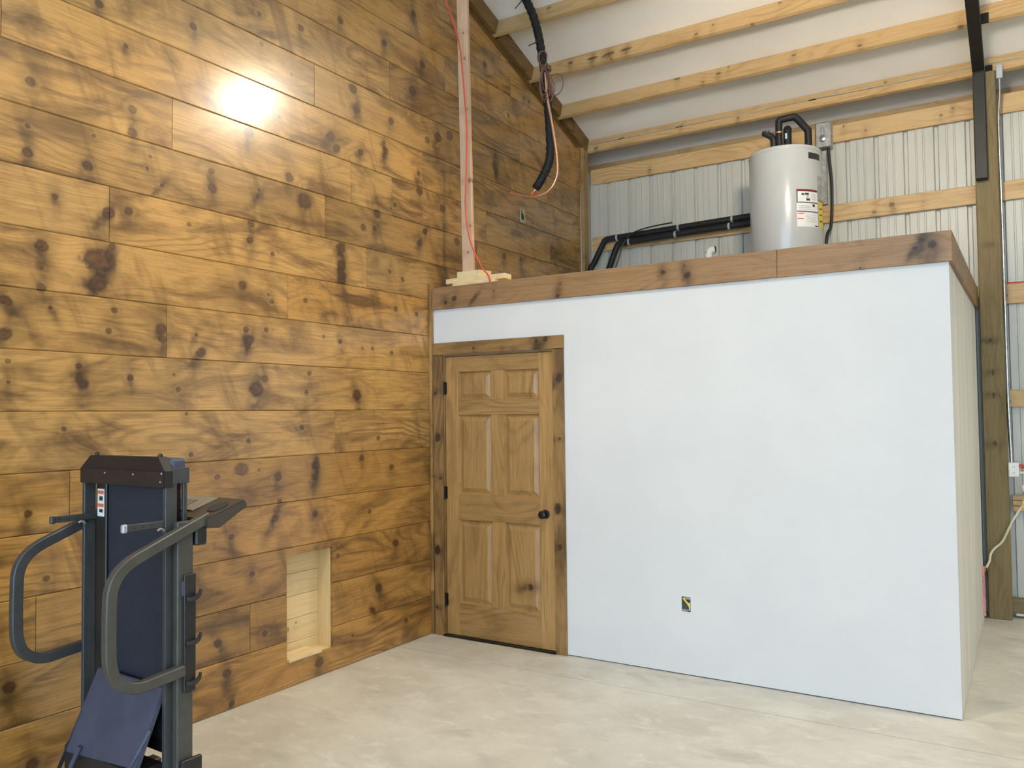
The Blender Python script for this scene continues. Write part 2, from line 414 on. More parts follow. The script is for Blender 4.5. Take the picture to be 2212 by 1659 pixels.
KNOTS = [tuple(float(t) for t in q.split()) for q in """-2.946 3.154 0.0193 0.5 0 1.15;-2.444 3.181 0.0188 0.4 0 1.15;-2.444 3.063 0.0215 0.6 0 1.15;-2.956 2.947 0.0096 0.5 0 1.15;-2.955 2.826 0.0192 0.9 0 1.15;-2.674 2.833 0.0205 0.9 0 1.15;-2.645 2.99 0.0077 0.2 0 1.15;-2.345 2.966 0.0082 0.2 0 1.15;-2.36 2.9 0.0082 0.3 0 1.15;-1.968 2.981 0.0147 0.4 0 1.15;-1.962 2.887 0.0236 0.8 0 1.15;-2.275 2.833 0.0083 1 0.8 1.15;-1.635 2.953 0.0094 0.2 0 1.15;-1.648 2.906 0.0094 1 0.7 1.15;-1.402 3.083 0.0261 0.6 0 1.15;-1.277 2.964 0.0432 0.7 0 1.15;-1.709 3.276 0.0248 0.9 0 1.15;-1.522 3.498 0.0128 0.3 0 1.15;-1.482 3.434 0.0129 0.3 0 1.15;-1.809 3.486 0.0183 0.6 0 1.15;-2.087 3.749 0.0174 0.8 0 1.15;-1.617 3.83 0.0126 0.3 0 1.15;-1.382 3.728 0.0099 0.2 0 1.15;-2.622 3.65 0.0182 0.8 0 1.15;-2.482 3.491 0.0107 0.9 0 1.15;-1.693 2.742 0.0186 0.5 0 1.15;-1.703 2.643 0.0185 0.7 0 1.15;-2.112 2.66 0.0114 0.3 0 1.15;-2.83 2.651 0.0123 0.9 0 1.15;-2.569 2.628 0.0261 1 0.5 1.15;-2.462 2.659 0.016 0.7 0 1.15;-2.889 2.412 0.0243 0.9 0 1.15;-2.615 2.39 0.049 0.7 0 1.6;-2.619 2.277 0.0361 0.6 0.6 1.15;-2.549 2.464 0.0157 0.6 0 1.15;-2.888 2.31 0.0073 0.2 0 1.15;-2.888 2.219 0.017 0.5 0 1.15;-1.534 2.591 0.0127 0.4 0 1.15;-1.755 2.375 0.0213 0.6 0 1.15;-1.541 2.305 0.0127 0.4 0 1.15;-1.566 2.344 0.0095 0.2 0 1.15;-1.271 2.34 0.0133 0.3 0 1.15;-3.041 2.145 0.0211 0.8 -0.8 1.15;-3.046 1.996 0.0257 0.7 0.6 1.15;-2.847 2.132 0.0073 0.9 -0.5 1.15;-2.535 2.153 0.0131 0.5 -0.4 1.15;-2.563 2.048 0.013 0.5 0 1.15;-2.277 2.078 0.0248 0.6 0 1.15;-2.269 2.03 0.0166 0.5 0 1.15;-2.064 2.067 0.0086 0.7 0.4 1.15;-2.035 1.971 0.0231 0.9 0.5 1.15;-1.729 2.122 0.0153 0.7 -0.2 1.15;-1.706 2.062 0.0215 0.9 0.3 1.15;-1.583 2.131 0.0126 0.5 0 1.15;-1.367 2.091 0.0065 0.3 0 1.15;-3.031 1.878 0.0094 0.3 0 1.15;-2.714 1.869 0.0126 0.7 0 1.15;-2.687 1.785 0.0177 0.9 0 1.15;-2.447 1.823 0.0133 0.8 0 1.15;-2.2 1.847 0.0084 0.3 0 1.15;-2.174 1.77 0.0112 0.5 0 1.15;-1.655 1.78 0.0371 0.9 0 1.15;-1.594 1.844 0.0188 0.5 0 1.15;-1.241 1.889 0.0133 0.4 0 1.15;-1.265 1.77 0.0132 0.5 0 1.15;-3.028 1.785 0.007 0.5 0 1.15;-2.78 1.574 0.0099 0.6 0 1.15;-2.123 1.641 0.0085 0.4 0 1.15;-1.712 1.484 0.0122 0.5 0 1.15;-1.304 1.55 0.0131 0.5 0 1.15;-2.094 1.423 0.0114 0.5 0 1.15;-0.742 2.898 0.0217 0.4 0 1.15;-0.625 2.913 0.0147 0.3 0 1.15;-0.6 3.018 0.0259 0.8 0 1.15;-0.135 2.893 0.0197 0.4 0 1.15;-0.068 2.992 0.0199 1 0.5 1.15;0.338 2.988 0.0294 0.4 0 1.15;-0.956 2.72 0.0314 0.6 0 1.15;-0.952 2.608 0.0279 0.9 0 1.15;-0.944 2.508 0.0175 0.8 0 1.15;-0.471 2.635 0.015 0.4 0 1.15;-0.33 2.598 0.0153 0.4 0 1.15;-0.409 2.376 0.0151 0.4 0 1.15;-0.174 2.359 0.0157 0.6 0 1.15;-1.117 2.126 0.0102 0.2 0 1.15;-0.967 2.104 0.0139 0.7 0 1.15;-0.756 2.074 0.0108 0.3 0 1.15;-0.655 2.078 0.0109 0.4 0 1.15;-0.457 2.057 0.015 0.4 0 1.15;-0.808 1.759 0.0284 1 -0.3 1.15;-0.206 1.895 0.0233 0.5 -0.6 1.15;-0.648 1.65 0.0073 0.2 0 1.15;-0.603 1.465 0.0146 0.4 0 1.15;-0.766 1.337 0.0178 0.6 0 1.15;-1.18 1.344 0.0167 0.5 0 1.15;-1.761 1.323 0.0332 0.4 0 1.3;-1.493 1.262 0.0222 0.6 0 1.15;-1.184 1.31 0.0234 0.5 0 1.15;-1.197 1.241 0.02 0.6 0 1.15;-0.464 1.257 0.0186 0.5 0 1.15;-1.482 1.118 0.0127 0.4 0 1.15;-1.518 1.018 0.0189 0.9 0.5 1.15;-1.197 1.011 0.0166 0.9 0.1 1.15;-0.695 0.972 0.0144 0.4 0 1.15;-1.831 0.951 0.0149 0.7 0 1.15;-1.686 0.721 0.0152 0.6 0 1.15;-0.424 0.723 0.0224 0.7 0 1.15;-0.606 0.444 0.0254 0.8 -0.5 1.15;-0.668 0.306 0.018 0.9 -0.8 1.15;-0.318 0.162 0.0151 0.6 0 1.15;-1.923 0.384 0.0204 1 -0.5 1.15;-1.862 0.205 0.0206 1 0 1.15;-1.83 0.031 0.0148 0.9 0.3 1.15;-1.161 0.087 0.0266 0.7 0 1.15;-0.862 0.181 0.0105 0.3 0 1.15;-2.909 0.091 0.0213 0.8 0 1.15;-3.011 0.455 0.0209 0.9 0 1.15;-2.855 0.898 0.0121 0.6 0 1.15;-2.939 1.2 0.0143 0.7 0 1.15;-1.925 1.293 0.0147 0.4 0 1.15;-1.635 1.312 0.0093 0.2 0 1.15;-0.996 0.722 0.0137 0.2 0 1.15;-0.84 3.818 0.0287 0.7 0 1.15;-0.791 3.694 0.018 0.9 0 1.15;-0.447 3.714 0.0228 0.5 0 1.15;-0.031 3.696 0.0241 0.4 0 1.15;0.101 3.754 0.0328 1 0 1.15;0.251 3.808 0.0334 0.6 0 1.15;-0.204 4.015 0.0315 0.9 0 1.15;-0.956 4.239 0.0212 0.6 0 1.15;-0.517 4.254 0.0226 0.7 0 1.15;-0.187 4.599 0.0198 0.9 0 1.15;-1.05 3.434 0.0277 0.9 0.6 1.15;-0.995 3.37 0.0244 0.6 0.5 1.15;-0.766 3.406 0.0181 0.9 0.4 1.15;-0.523 3.54 0.0112 0.2 0 1.15;-0.514 3.486 0.0225 1 0 1.15;-0.131 3.282 0.0277 0.6 0.2 1.15;-0.14 3.412 0.0158 0.6 0.2 1.15;0.153 3.209 0.0247 0.5 0 1.15;-0.412 3.119 0.0152 0.5 0 1.15;0.918 3.684 0.0272 1 0 1.15;0.906 3.817 0.0181 0.8 0 1.15;0.757 4.556 0.0224 0.7 0 1.15;-0.087 4.255 0.024 0.9 0 1.15;1.121 4.233 0.0187 0.4 0 1.15;1.028 2.979 0.0229 0.6 0 1.15;1.303 2.993 0.0189 0.5 0 1.15;1.513 3.365 0.0146 0.4 0 1.15;2.094 3.726 0.0156 0.3 0 1.15;1.937 3.045 0.0152 0.4 0 1.15;-1.305 4.051 0.02 0.6 0 1.15;-1.634 4.005 0.0126 0.4 0 1.15;0.447 4.745 0.0172 0.5 0 1.15""".split(';')]
def clip_poly(poly, fn):
    out = []
    for i in range(len(poly)):
        p, q = poly[i], poly[(i+1) % len(poly)]; a, b = fn(p), fn(q)
        if a >= 0: out.append(p)
        if a*b < 0:
            t = a/(a-b); out.append((p[0]+(q[0]-p[0])*t, p[1]+(q[1]-p[1])*t))
    return out
def inset_poly(poly, d, dv=None):
    """offset a counter-clockwise outline inwards by d; edges that run straight up by dv"""
    n = len(poly); out = []
    def off(p, q):
        e = (q-p).normalized(); return p+Vector((-e.y, e.x))*(dv if dv is not None and abs(e.x) < 0.01 else d), e
    for i in range(n):
        p0, p1, p2 = Vector(poly[i-1]), Vector(poly[i]), Vector(poly[(i+1) % n])
        a, ea = off(p0, p1); c, ec = off(p1, p2)
        cr = ea.x*ec.y-ea.y*ec.x
        if abs(cr) < 1e-6: q = c
        else:
            w = c-a; q = a+ea*((w.x*ec.y-w.y*ec.x)/cr)
        out.append((q.x, q.y))
    return out
def board_yz(poly, x_face=0.0, th=0.019, cham=0.0050, depth=0.0045):
    """board lying in the x = const plane, face towards +x, eased edges"""
    bm = bmesh.new(); ins = inset_poly(poly, cham, 0.0022); n = len(poly)
    f0 = [bm.verts.new((x_face, y, z)) for y, z in ins]
    f1 = [bm.verts.new((x_face-depth, y, z)) for y, z in inset_poly(poly, 0.0006, 0.0005)]
    f2 = [bm.verts.new((x_face-th, y, z)) for y, z in inset_poly(poly, 0.0006, 0.0005)]
    bm.faces.new(f0); bm.faces.new(f2[::-1])
    for k in range(n):
        j = (k+1) % n
        bm.faces.new((f0[k], f1[k], f1[j], f0[j])); bm.faces.new((f1[k], f2[k], f2[j], f1[j]))
    return bm
JOINTS = {0: [-3.1], 1: [-1.702, -3.4], 2: [-2.9], 3: [-3.3, 0.6], 4: [-2.75], 5: [-1.017, -3.2], 6: [-3.5], 7: [-2.244], 8: [-1.415, 1.1], 9: [-2.563, -0.711, 1.4],
          10: [-1.098, 0.62, -3.3], 11: [-2.216, -0.862, -0.442, 0.76, 1.832], 12: [-3.075, -0.096, 1.939], 13: [-1.192, 1.792], 14: [-0.459, 1.3],
          15: [-2.1, 0.2], 16: [1.158, -1.0], 17: [0.1], 18: [-0.9], 19: [-1.8]}
TONE = {(0, 0): 1.0}
Y0W, Y1W = -4.3, 2.47
NI = (-1.425, -1.045, 0.150, 0.782)     # niche opening y0, y1, z0, z1
def emit_board(poly, k, n_=0):
    ys_ = [p[0] for p in poly]; zs_ = [p[1] for p in poly]
    kn = [q for q in KNOTS if min(ys_)-0.04 < q[0] < max(ys_)+0.04 and min(zs_)-0.05 < q[1] < max(zs_)+0.05]
    seed = rnd.uniform(0, 50); rng = random.Random(int(seed*1000))
    if not kn: kn = rand_knots(rng, min(ys_), max(ys_), min(zs_)+.03, max(zs_)-.03, max(1, int((max(ys_)-min(ys_))*1.6)))
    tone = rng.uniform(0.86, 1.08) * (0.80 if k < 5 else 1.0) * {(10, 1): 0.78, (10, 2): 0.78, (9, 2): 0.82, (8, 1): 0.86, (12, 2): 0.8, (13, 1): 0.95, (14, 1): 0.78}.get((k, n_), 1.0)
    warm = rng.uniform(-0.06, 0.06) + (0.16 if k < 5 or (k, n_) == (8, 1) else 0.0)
    pal = tuple((c[0]*(1+warm*.4), c[1], c[2]*(1-warm)) for c in STAIN)
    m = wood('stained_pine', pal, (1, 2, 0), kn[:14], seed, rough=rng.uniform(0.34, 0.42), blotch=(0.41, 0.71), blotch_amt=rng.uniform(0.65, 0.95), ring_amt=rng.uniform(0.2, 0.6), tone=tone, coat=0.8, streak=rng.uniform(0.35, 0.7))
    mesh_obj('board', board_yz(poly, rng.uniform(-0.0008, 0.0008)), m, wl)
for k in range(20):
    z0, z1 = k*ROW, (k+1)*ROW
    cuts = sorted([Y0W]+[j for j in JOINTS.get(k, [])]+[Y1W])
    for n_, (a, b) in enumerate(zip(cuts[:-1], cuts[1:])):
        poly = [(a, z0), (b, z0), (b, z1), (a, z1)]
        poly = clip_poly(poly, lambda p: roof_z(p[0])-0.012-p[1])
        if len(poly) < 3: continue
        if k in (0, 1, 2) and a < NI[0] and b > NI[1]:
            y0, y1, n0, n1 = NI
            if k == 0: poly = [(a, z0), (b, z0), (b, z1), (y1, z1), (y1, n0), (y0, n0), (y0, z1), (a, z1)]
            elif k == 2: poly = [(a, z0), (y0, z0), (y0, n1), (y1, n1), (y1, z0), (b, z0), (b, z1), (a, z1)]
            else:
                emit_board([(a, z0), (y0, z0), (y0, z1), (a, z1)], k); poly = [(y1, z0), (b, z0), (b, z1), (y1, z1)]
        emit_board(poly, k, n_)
# the strip of the wall above the last board row, behind the frame's edge, stays on the backing panel

# back wall: ribbed steel sheets with recessed ribs
YS = 2.66
wb = tag(mesh_obj('wall_back', B(-0.2, XR, YS+0.045, YS+0.08, 0, 4.1), M_steel), 'ribbed off-white steel siding wall behind the wooden girts', 'wall', kind='structure')
def sheet(x0, nrib=4, p=0.2286, z0=0.03, z1=4.10):
    pr = []
    for k in range(nrib):
        b = x0+k*p
        pr += [(b, 0), (b+0.010, 0), (b+0.018, 0.026), (b+0.042, 0.026), (b+0.050, 0)]
        for c in (0.110, 0.165): pr += [(b+c-0.009, 0), (b+c-0.004, -0.005), (b+c+0.004, -0.005), (b+c+0.009, 0)]
    pr.append((x0+nrib*p-0.0015, 0))
    bm = bmesh.new()
    v0 = [bm.verts.new((x, YS+d, z0)) for x, d in pr]; v1 = [bm.verts.new((x, YS+d, z1)) for x, d in pr]
    for i in range(len(pr)-1): bm.faces.new((v0[i], v0[i+1], v1[i+1], v1[i]))
    return bm
x = -0.03
while x < XR-0.9:
    mesh_obj('steel_sheet', sheet(x), M_steel, wb); x += 0.9144
# open eave overhang beyond the wall
mesh_obj('soffit', B(-0.2, XR, YS+0.06, 3.05, 4.06, 4.08), M_steel, wb)
M_eave = wood('eave_pine', RAW, (0, 2, 1), rand_knots(rnd, 0, 4, 4.1, 4.25, 5, .006, .012, .3), 5, rough=0.6, tone=0.75)
M_eave2 = wood('eave_pine_dark', RAW, (0, 2, 1), (), 9, rough=0.6, tone=0.75)
for a, b, mm in ((-0.2, 0.86, M_eave2), (0.866, 1.95, M_eave), (1.956, 3.9, M_eave2), (3.906, XR, M_eave)):
    mesh_obj('eave_board', B(a, b, 3.0, 3.038, 4.06, 4.278), mm, wb)

mesh_obj('eave_end', B(-0.26, -0.20, 2.5, 3.06, 3.9, 4.5), M_eave2, wb)
mesh_obj('wall_return', B(-0.26, -0.002, 2.4722, 2.4745, 0, 4.45), M_back, wl)
# other walls of the shop, behind and beside the photographer
tag(mesh_obj('wall_right', B(XR, XR+0.1, -11.0, 2.7, 0, 6.7), M_steel), 'plain steel wall on the far right of the shop', 'wall', kind='structure')
bm = bmesh.new()
box(bm, -0.25, DOOR_X0, REAR_Y-0.1, REAR_Y, 0, 4.5); box(bm, DOOR_X1, XR+0.1, REAR_Y-0.1, REAR_Y, 0, 4.5)
box(bm, DOOR_X0, DOOR_X1, REAR_Y-0.1, REAR_Y, DOOR_Z, 4.5)
tag(mesh_obj('wall_rear', bm, M_steel), 'steel wall behind the photographer with an invented open door for daylight', 'wall', kind='structure')

# the small room: drywall front and side, loft deck on top
bm = bmesh.new()
box(bm, 0.0, 0.108, 0, 0.10, 0.006, 2.50); box(bm, 1.055, W_BOX, 0, 0.10, 0.006, 2.50); box(bm, 0.108, 1.055, 0, 0.10, 2.06, 2.50)
wf = tag(mesh_obj('wall_front', bm, M_drywall), 'smooth white painted drywall front of the small room', 'wall', kind='structure')
mesh_obj('shadow_plate', B(1.06, W_BOX-0.012, 0.012, 0.095, 0.0, 0.05), M_dark, wf)  # near-black plate puts the shadow line under the drywall into colour
ws = tag(mesh_obj('wall_side', B(W_BOX-0.10, W_BOX, 0.10, 2.335, 0.004, 2.50), M_primer), 'narrow unpainted drywall side of the small room', 'wall', kind='structure')
mesh_obj('corner_bead', B(W_BOX-0.0005, W_BOX+0.0012, -0.0012, 0.10, 0.006, 2.42), M_drywall, ws)
M_stud = wood('stud_edge_pine', RAW, (2, 1, 0), (), 12, rough=0.6, tone=1.15)
mesh_obj('end_stud', B(W_BOX-0.11, W_BOX-0.006, 2.345, 2.392, 0.0, 2.50), M_stud, ws)
bm = B(W_BOX-0.09, W_BOX+0.012, 2.30, 2.37, 0.06, 0.42)
bmesh.ops.subdivide_edges(bm, edges=bm.edges[:], cuts=5, use_grid_fill=True)
for v in bm.verts: v.co += Vector((rnd.uniform(-.012, .010), rnd.uniform(-.015, .015), rnd.uniform(-.012, .012)))
mesh_obj('insulation', bm, M_insul, ws, True)
M_ply = wood('loft_plywood', PALE, (0, 1, 2), (), 21, rough=0.7, tone=0.8)
tag(mesh_obj('loft_deck', B(0.0, W_BOX, 0.0, 2.56, 2.50, DECK_Z), M_ply), 'plywood deck on top of the small room, behind the fascia', 'floor', kind='structure')
tag(mesh_obj('wall_inner', B(0.0, W_BOX, 2.40, 2.44, 0.0, 2.50), M_primer), 'hidden back wall of the small room', 'wall', kind='structure')

# fascia round the top of the room
tr = tag(empty('trim_1', (0, 0, 0)), 'brown stained fascia boards round the top of the white room', 'fascia', kind='structure')
fk = [(0.23, 2.475, .017, .6, .3, 1.1), (0.15, 2.45, .012, .7, 0, 1.1), (0.42, 2.47, .006, 1.0, .9, 1), (0.58, 2.50, .006, .4, 0, 1), (1.10, 2.42, .012, .8, 0, 1), (1.12, 2.50, .008, .4, 0, 1), (1.86, 2.505, .012, .8, 0, 1.2), (2.02, 2.47, .018, .8, 0, 1), (2.0, 2.53, .008, .4, 0, 1)]
M_f1 = wood('fascia_pine', FASC, (0, 2, 1), fk, 31, rough=0.45, blotch=(0.55, 0.8), blotch_amt=0.5, ring_amt=0.4)
M_f2 = wood('fascia_pine_end', FASC, (0, 2, 1), [(3.38, 2.50, .018, 1, 0, 1.2), (3.33, 2.53, .012, 1, 0, 1), (3.30, 2.49, .008, 1, .5, 1.5), (3.02, 2.41, .006, .5, 0, 1)], 36, rough=0.45, blotch=(0.55, 0.8), blotch_amt=0.4, ring_amt=0.5, tone=1.05)
M_f3 = wood('fascia_pine_side', FASC, (1, 2, 0), [(0.8, 2.5, .012, .5, 0, 1)], 39, rough=0.45, tone=0.95)
mesh_obj('board', B(0.018, 2.5645, -0.020, -0.0005, Z_DRY, Z_FAS, 0.002), M_f1, tr)
mesh_obj('board', B(2.5665, W_BOX+0.020, -0.020, -0.0005, Z_DRY, Z_FAS, 0.002), M_f2, tr)
mesh_obj('board', B(W_BOX+0.0005, W_BOX+0.020, -0.0004, 2.475, Z_DRY, Z_FAS, 0.002), M_f3, tr)
M_strip = wood('corner_strip_pine', STAIN2, (2, 0, 1), rand_knots(rnd, .4, 2.5, 0, .03, 5, .004, .01), 44, rough=0.5, blotch=(0.42, 0.6), tone=1.05)
M_strip2 = wood('corner_block_pine', STAIN2, (2, 0, 1), (), 46, rough=0.5, tone=0.6)
t2 = tag(empty('trim_2'), 'narrow rough corner strip where the plank wall meets the white room', 'trim', kind='structure')
mesh_obj('strip', B(0.001, 0.024, -0.034, -0.0005, 0.315, 2.60, 0.003), M_strip, t2)
mesh_obj('strip_foot', B(0.001, 0.022, -0.026, -0.0005, 0.0, 0.314, 0.002), M_strip2, t2)
# end stud of the plank wall and rake boards under the roof edge
M_end = wood('wall_end_stud_pine', RAW, (2, 1, 0), rand_knots(rnd, 2.6, 4.4, 2.46, 2.58, 6, .006, .012, .4), 51, rough=0.55, tone=0.62)
tag(mesh_obj('trim_3', B(0.001, 0.040, 2.475, 2.575, DECK_Z, 4.40, 0.002), M_end), 'upright wooden stud closing the far end of the plank wall', 'trim', kind='structure')
PURL = [-0.86, -0.28, 0.30, 0.88, 1.47, 2.005, 2.57]
s_ = Vector((0, 0.9487, -0.3162)); d_ = Vector((0, -0.3162, -0.9487))
t4 = tag(empty('trim_4'), 'dark brown rake boards along the sloping top edge of the plank wall', 'trim', kind='structure')
def on_roof(y): return Vector((0, y, roof_z(y)))
for i in range(len(PURL)-1):
    # purlin foot points on the sheet
    a = on_roof(PURL[i]+0.046+0.02) + s_*0.022; b = on_roof(PURL[i+1]+0.046) - s_*0.022
    m = wood('rake_pine', STAIN, (1, 2, 0), (), 60+i, rough=0.5, tone=0.42)
    bm = bmesh.new(); obox(bm, (a+b)/2 + d_*0.072 + Vector((0.024, 0, 0)), (0.0235, 0, 0), (b-a)/2, d_*0.070, 0.002)
    mesh_obj('rake_block', bm, m, t4)
a = on_roof(-1.0); b = on_roof(2.46)
bm = bmesh.new(); obox(bm, (a+b)/2 + d_*0.165 + Vector((0.006, 0, 0)), (0.0055, 0, 0), (b-a)/2, d_*0.020, 0.001)
mesh_obj('rake_strip', bm, wood('rake_strip_pine', STAIN, (1, 2, 0), (), 70, rough=0.5, tone=0.32), t4)

# six-panel door
dr = tag(empty('door_1', (0.12, 0, 0)), 'brown stained six-panel wooden door in a pine casing', 'door', kind='structure')
def dpart(name, bm, m, parent=dr, smooth=False):
    o = mesh_obj(name, bm, m, parent, smooth); 
    if parent is dr: o.matrix_parent_inverse = dr.matrix_basis.inverted()
    return o
DX0, DX1, DZ0, DZ1, YF = 0.1248, 1.0388, 0.013, 2.045, 0.006
ST = 0.113; MU = 0.106
px = [DX0+ST, (DX0+DX1)/2-MU/2, (DX0+DX1)/2+MU/2, DX1-ST]
zr = [DZ0, DZ0+0.235, DZ0+0.84, DZ0+1.025, DZ0+1.605, DZ0+1.711, DZ0+1.92, DZ1]
def dwood(kind, seed, vert=True, kn=(), tone=1.0):
    return wood('door_'+kind, STAIN2, (2, 0, 1) if vert else (0, 2, 1), kn, seed, rough=0.42, blotch=(0.48, 0.75), blotch_amt=0.5, ring_amt=0.4, tone=tone*0.96)
for k, (a, b) in enumerate(((DX0, px[0]), (px[3], DX1))):
    dpart('stile', B(a, b, YF, YF+0.036, DZ0, DZ1, 0.0015), dwood('stile', 80+k, tone=1.12))
for k in range(4):
    z0, z1 = zr[2*k], zr[2*k+1]
    dpart('rail', B(px[0]+.0004, px[3]-.0004, YF+.0002, YF+0.036, z0, z1, 0.0015), dwood('rail', 90+k*3, False, tone=0.95))
for k in range(3):
    z0, z1 = zr[2*k+1], zr[2*k+2]
    dpart('mullion', B(px[1], px[2], YF+.0002, YF+0.036, z0+.0004, z1-.0004, 0.0015), dwood('mullion', 104+k*2, tone=1.05))
    for a, b in ((px[0], px[1]), (px[2], px[3])):
        bm = bmesh.new()
        rings = []
        for ins, y in ((0.0, YF+0.002), (0.010, YF+0.017), (0.016, YF+0.017), (0.046, YF+0.004), (0.048, YF+0.004)):
            rings.append([bm.verts.new((xx, y, zz)) for xx, zz in ((a+ins, z0+ins), (b-ins, z0+ins), (b-ins, z1-ins), (a+ins, z1-ins))])
        for i in range(4):
            for q in range(4): bm.faces.new((rings[i][q], rings[i][(q+1)%4], rings[i+1][(q+1)%4], rings[i+1][q]))
        bm.faces.new(rings[-1])
        kn = [(0.42, 0.84, 0.018, 1.0, 0.1, 1.3)] if (k == 0 and a > .5) else ()
        dpart('panel', bm, dwood('panel', 120+k*4+a*3, kn=kn, tone=1.0))
M_cas = lambda s, v, kn=(): wood('casing_pine', STAIN2, (2, 0, 1) if v else (0, 2, 1), kn, s, rough=0.42, blotch=(0.42, 0.68), tone=0.78)
dpart('casing_leg', B(0.030, 0.112, -0.020, -0.0005, 0.0, 2.060, 0.003), M_cas(140, True, [(1.45, .07, .02, .9, .5, 1.5), (0.62, .06, .02, 1, 0, 1.5), (1.15, .09, .012, .7, 0, 1), (1.78, .05, .012, .9, .6, 1), (.2, .05, .01, .8, 0, 1)]))
dpart('casing_leg', B(1.048, 1.132, -0.020, -0.0005, 0.0, 2.060, 0.003), M_cas(144, True, [(1.86, 1.10, .02, 1, .8, 1.4), (0.98, 1.08, .018, .9, 0, 1.8), (0.72, 1.09, .014, .8, 0, 1.2), (1.45, 1.10, .01, .5, 0, 1)]))
dpart('casing_head', B(0.026, 1.134, -0.024, -0.0005, 2.0615, 2.152, 0.003), M_cas(148, False, [(0.40, 2.10, .010, .6, 0, 1), (0.93, 2.12, .012, .9, 0, 1.2), (1.0, 2.13, .016, .8, .5, 1), (.65, 2.08, .006, .4, 0, 1)]))
dpart('jamb', B(0.1085, 0.1215, -0.002, 0.098, 0.012, 2.059), M_cas(150, True)); dpart('jamb', B(1.0420, 1.0545, -0.002, 0.098, 0.012, 2.059), M_cas(151, True))
dpart('head_jamb', B(0.122, 1.0415, -0.002, 0.098, 2.0475, 2.0595), M_cas(152, False))
dpart('threshold', B(0.1085, 1.0545, -0.030, 0.10, 0.0, 0.0115, 0.003), M_bronze)
for z in (1.815, 1.045, 0.265):
    h = dpart('hinge', Lz([(0.0068, z-0.048), (0.0068, z+0.048)], 12, 'z', (0.1205, -0.006, 0)), M_bronze, smooth=True)
    o = mesh_obj('hinge_leaf', B(0.110, 0.136, -0.0025, YF+0.001, z-0.044, z+0.044), M_bronze, h)
kb = dpart('knob', Lz([(0.031, 0), (0.031, 0.006), (0.012, 0.011), (0.011, 0.030), (0.022, 0.036), (0.0285, 0.047), (0.027, 0.057), (0.016, 0.063)], 28, 'y', (0.969, YF, 0.931)), M_bronze, smooth=True)

# ------------------------------------------------------------------ timber framing
PL = {-0.86: None, -0.28: None, 0.30: 'pine ceiling purlin nearest the ridge, above the pole', 0.88: 'pine ceiling purlin highest in view, behind the black hose',
      1.47: 'pine ceiling purlin second from top with dark streaked edge', 2.005: 'pine ceiling purlin just above the wired double purlin',
      2.57: 'double pine purlin at the eave with grey wire along its seam'}
for i, y in enumerate(PURL):
    if y < 0: continue
    rng = random.Random(200+i)
    kn = [(rng.uniform(0.1, 5), rng.uniform(-0.05, 0.10)+roof_z(y)-0.12, rng.uniform(.006, .013), rng.uniform(.2, .6), 0, rng.uniform(1, 2)) for _ in range(9)]
    if i == 4: kn += [(0.65+k*0.16, roof_z(y)-0.08, .012, .9, 0, 4) for k in range(3)]
    m = wood('purlin_pine', RAW, (0, 2, 1), kn, 200+i, rough=0.6, blotch=(0.5, 0.8), blotch_amt=0.5, ring_amt=0.45, tone=0.92)
    foot = on_roof(y+0.046)
    if y > 2.5:
        p = tag(empty('purlin', (0, y, 4.3)), PL[y], 'beam', 'ceiling purlins')
        for k, (o0, o1, sx) in enumerate(((0.004, 0.072, 0.0), (0.074, 0.146, -0.004))):
            bm = bmesh.new(); obox(bm, foot+d_*(o0+o1)/2+s_*sx+Vector((0.042+(XR-0.05))/2*Vector((1,0,0)) if False else Vector(((0.042+XR-0.05)/2, 0, 0))), ((XR-0.092)/2, 0, 0), s_*0.019, d_*(o1-o0)/2, 0.003)
            q = mesh_obj('plank', bm, m if k == 0 else wood('purlin_pine_lower', RAW, (0, 2, 1), kn[:5], 230, rough=0.6, blotch=(0.55, 0.8), blotch_amt=0.4), p)
            q.matrix_parent_inverse = p.matrix_basis.inverted()
        pts = []
        for k in range(26):
            xx = 0.05+k*0.19; pts.append(foot+d_*(0.070+rng.uniform(-.006, .006))-s_*0.026+Vector((xx, 0, 0)))
        q = mesh_obj('grey_wire', T(pts, 0.0042, 6, 3), plain('grey_wire', (0.40, 0.40, 0.38), 0.5), p, True); q.matrix_parent_inverse = p.matrix_basis.inverted()
        for xx in (0.42, 1.02, 2.25):
            bm = bmesh.new(); obox(bm, foot+d_*0.066-s_*0.024+Vector((xx, 0, 0)), (0.032, 0, 0), s_*0.004, d_*0.006)
            q = mesh_obj('staple_plate', bm, M_steelblk, p); q.matrix_parent_inverse = p.matrix_basis.inverted()
    else:
        x0 = 0.004
        bm = bmesh.new(); L = (XR-0.05-x0)
        # slightly wavy natural edge: several stations along the length
        n = 40; rings = []
        for k in range(n+1):
            xx = x0+L*k/n; wv = rng.uniform(-.005, .005) if k else 0
            c0 = foot+Vector((xx, 0, 0))
            rings.append([bm.verts.new(c0+s_*a+d_*b) for a, b in ((-0.019, 0.003), (0.019, 0.003), (0.019, 0.143+wv*.5), (0.012, 0.146+wv), (-0.019+abs(wv), 0.142+wv))])
        for k in range(n):
            for q in range(5): bm.faces.new((rings[k][q], rings[k][(q+1)%5], rings[k+1][(q+1)%5], rings[k+1][q]))
        bm.faces.new(rings[0][::-1]); bm.faces.new(rings[-1])
        tag(mesh_obj('purlin', bm, m), PL[y], 'beam', 'ceiling purlins')

